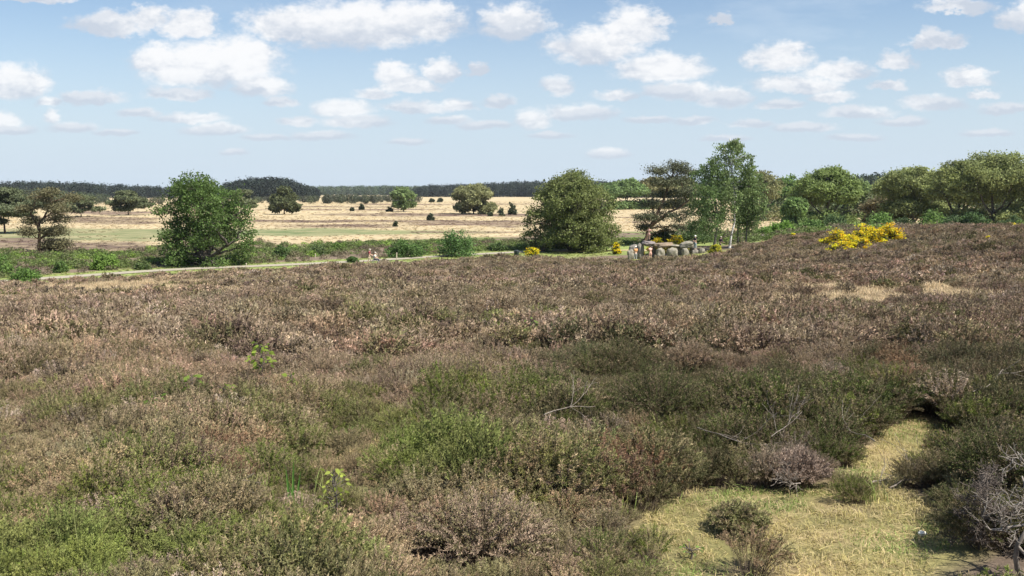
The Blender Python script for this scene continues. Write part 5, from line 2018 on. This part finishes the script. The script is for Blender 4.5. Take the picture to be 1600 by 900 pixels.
    for s in 'LR':
        hp_ = a2(J['hip' + s] + np.array([0, 0, -.03]), .13, q_)
        if shorts:
            a2(J['hip' + s] + (J['kn' + s] - J['hip' + s]) * .95, .098, hp_)
        else:
            kn = a2(J['kn' + s], .074, hp_)
            a2(J['an' + s] + (J['kn' + s] - J['an' + s]) * .12, .058, kn)
    skin_obj('shorts' if shorts else 'trousers', V2, E2, R2, bottom, root, 1)
    for s in 'LR':
        bm = bmesh.new()
        r_ = bmesh.ops.create_uvsphere(bm, u_segments=12, v_segments=8, radius=1.0)
        for v in bm.verts:
            v.co = Vector((v.co.x * .052, v.co.y * .135 + .055, max(v.co.z, -.6) * .052 - .048)) + Vector(J['an' + s])
        me = bpy.data.meshes.new('shoe')
        bm.to_mesh(me)
        bm.free()
        for f in me.polygons:
            f.use_smooth = True
        me.materials.append(M_SHOE)
        obj('shoe', me, root)
    return root


M_SHOE = mat_simple('shoe', (.12, .1, .09), .7)
cl = lambda n, c: mat_simple(n, c, .85, 40, .08)
M_RED, M_WHITE, M_NAVY, M_BEIGE = cl('maroon_cotton', (.26, .035, .06)), cl('white_cotton', (.78, .76, .68)), cl('navy_cloth', (.03, .035, .06)), cl('beige_cloth', (.5, .4, .29))
M_ORANGE, M_PINKC, M_GREYC, M_BLACK = cl('orange_cotton', (.62, .3, .13)), cl('pink_cotton', (.62, .36, .31)), cl('grey_blue_cloth', (.22, .28, .33)), cl('black_cloth', (.03, .03, .035))
M_HATW = cl('white_cap_cloth', (.8, .78, .7))
M_PURPLE = cl('dark_purple_cloth', (.07, .045, .085))

walk = dict(knL=(-.1, .16, .5), anL=(-.1, .22, .09), knR=(.1, -.02, .5), anR=(.1, -.26, .13), elL=(-.24, .1, 1.15), wrL=(-.2, .36, 1.04), elR=(.24, .1, 1.15), wrR=(.2, .36, 1.04), chest=(0, .05, 1.3), neck=(0, .07, 1.46), head=(0, .11, 1.6), shL=(-.19, .05, 1.4), shR=(.19, .05, 1.4))
pw = hit(577, 412.5)
person('person in a maroon shirt and beige shorts pushing the wheelchair along the path', pw, -math.pi / 2, walk, M_RED, M_BEIGE, 1.02, hair=M_HAIR_GREY, shorts=True)
# wheelchair in front of the walker (faces +X)
wc = thing('wheelchair', 'wheelchair pushed along the path, its seat taken by the person in white', 'wheelchair', Vector((pw.x + .78, pw.y, gz(pw.x + .78, pw.y))), -math.pi / 2)
M_TYRE = mat_simple('black_rubber', (.02, .02, .02), .8)
M_STEEL = mat_simple('grey_steel', (.4, .4, .42), .35)
M_SEATCL = mat_simple('black_seat_cloth', (.03, .03, .035), .8)
obj('seat', box_mesh('seat', .44, .44, .04, M_SEATCL, .01, .48), wc)
obj('backrest', box_mesh('backrest', .44, .04, .46, M_SEATCL, .01, .54, (0, -.24, 0)), wc)
for sx in (-.29, .29):
    def ring(rad, th, mat, nm, par, n=24):
        tb = Tubes(6)
        a = np.linspace(0, 2 * np.pi, n + 1)
        tb.add(np.stack([np.zeros(n + 1), np.cos(a) * rad, np.sin(a) * rad], 1), np.full(n + 1, th))
        if nm == 'rim':
            for k in range(8):
                b = k * math.pi / 4
                tb.add([(0, 0, 0), (0, math.cos(b) * rad, math.sin(b) * rad)], [.004, .004], 4)
        return obj(nm, tb.mesh(nm, mat), par)
    wh = ring(.27, .008, M_STEEL, 'wheel', wc)
    wh.location = (sx, -.1, .30)
    ring(.29, .018, M_TYRE, 'tyre', wh)
    cs = ring(.075, .018, M_TYRE, 'caster', wc, 14)
    cs.location = (sx * .8, .32, .093)
    tb = Tubes(6)
    tb.add([(sx * .8, -.26, 1.0), (sx * .8, -.25, .5), (sx * .8, -.2, .3)], [.013] * 3)
    tb.add([(sx * .8, -.36, .99), (sx * .8, -.26, 1.0)], [.018, .018])
    tb.add([(sx * .8, -.24, .70), (sx * .8, .12, .70), (sx * .8, .2, .5)], [.012] * 3)
    tb.add([(sx * .8, -.24, .47), (sx * .8, .22, .47), (sx * .8, .36, .2), (sx * .8, .42, .12)], [.012] * 4)
    tb.add([(sx * .8, .25, .40), (sx * .8, .32, .1)], [.01] * 2)
    tb.add([(sx * .8, -.1, .47), (sx, -.1, .30)], [.01] * 2)
    obj('frame', tb.mesh('frame', M_STEEL), wc)
    obj('footrest', box_mesh('footrest', .15, .18, .02, M_STEEL, .005, .10, (sx * .45, .46, 0)), wc)
sit = dict(pelvis=(0, -.1, .60), waist=(0, -.12, .74), chest=(0, -.1, .96), neck=(0, -.07, 1.12), head=(0, -.03, 1.26), shL=(-.19, -.1, 1.06), shR=(.19, -.1, 1.06), elL=(-.24, .0, .82), elR=(.24, .0, .82), wrL=(-.12, .2, .72), wrR=(.12, .2, .72),
           hipL=(-.1, -.06, .60), hipR=(.1, -.06, .60), knL=(-.11, .32, .58), knR=(.11, .32, .58), anL=(-.1, .4, .225), anR=(.1, .4, .225))
person('person in a white top and dark trousers seated in the wheelchair', wc.location, -math.pi / 2, sit, M_WHITE, M_NAVY, 1.0, hair=M_HAIR_GREY)


def on_ground(px, row):
    return hit(px, row)


po = at(994, 107.0)
person('person in an orange top and white cap walking before the squat grey boulder', po, .4, dict(knL=(-.11, .1, .5), anL=(-.12, .08, .09), wrL=(-.2, .2, 1.0), wrR=(.16, .22, 1.02)), M_ORANGE, cl('white_and_dark_trousers', (.35, .35, .36)), 1.0, hat=M_HATW)
pp = at(1017, 107.2)
person('person in pink with bare legs leaning towards the domed capstone', pp, .2, dict(elR=(.22, .16, 1.2), wrR=(.15, .38, 1.22), elL=(-.24, .12, 1.2), wrL=(-.16, .34, 1.2), chest=(0, .06, 1.29), neck=(0, .1, 1.44), head=(0, .14, 1.58), shL=(-.19, .07, 1.39), shR=(.19, .07, 1.39)), M_PINKC, M_PINKC, .98, shorts=True)
xc = (1014 - 800) / FPX * 110.0
person('child in pink standing on top of the domed capstone', (xc, 110.0, zrow(374.2, 110.0)), 2.6, dict(elL=(-.34, .02, 1.25), wrL=(-.5, .06, 1.15), elR=(.34, .02, 1.25), wrR=(.5, .06, 1.15)), M_PINKC, M_PINKC, .86, shorts=True)
pg = (1086 - 800) / FPX * 109.6
person('person in a dark top and white cap among the stones at the bench end', (pg, 109.4, gz(pg, 109.4) + .55), 2.2, dict(elL=(-.26, .12, 1.15), wrL=(-.08, .26, 1.1), elR=(.26, .12, 1.15), wrR=(.08, .26, 1.1)), M_BLACK, M_GREYC, 1.0, hat=M_HATW)
pk = at(1126, 112.5)
person('person in dark purple clothes half hidden by the birch trunks', pk, -1.2, walk, M_PURPLE, M_NAVY, 1.0, hair=M_HAIR_GREY, short_sleeve=False)
boulder('low step stone under the person in the white cap', (pg, 109.4, gz(pg, 109.4) + .22), (.9, .75, .78), M_STONE, 44)

# ------------------------------------------------------------------ air
def build_haze():
    bm = bmesh.new()
    bmesh.ops.create_cube(bm, size=1.0)
    for v in bm.verts:
        v.co = Vector((v.co.x * 5400, v.co.y * 2760 + 1290, v.co.z * 56 + 26))
    me = bpy.data.meshes.new('haze')
    bm.to_mesh(me)
    bm.free()
    m, T = mat_new('haze_air')
    out = T.n('ShaderNodeOutputMaterial')
    pv = T.n('ShaderNodeVolumePrincipled')
    pv.inputs['Color'].default_value = (.80, .89, 1.0, 1)
    pv.inputs['Density'].default_value = .00005
    pv.inputs['Anisotropy'].default_value = 0.0
    T.l(pv.outputs[0], out.inputs['Volume'])
    me.materials.append(m)
    tag(obj('haze', me), 'thin blue air between the heath and the far woods', kind='stuff')


build_haze()
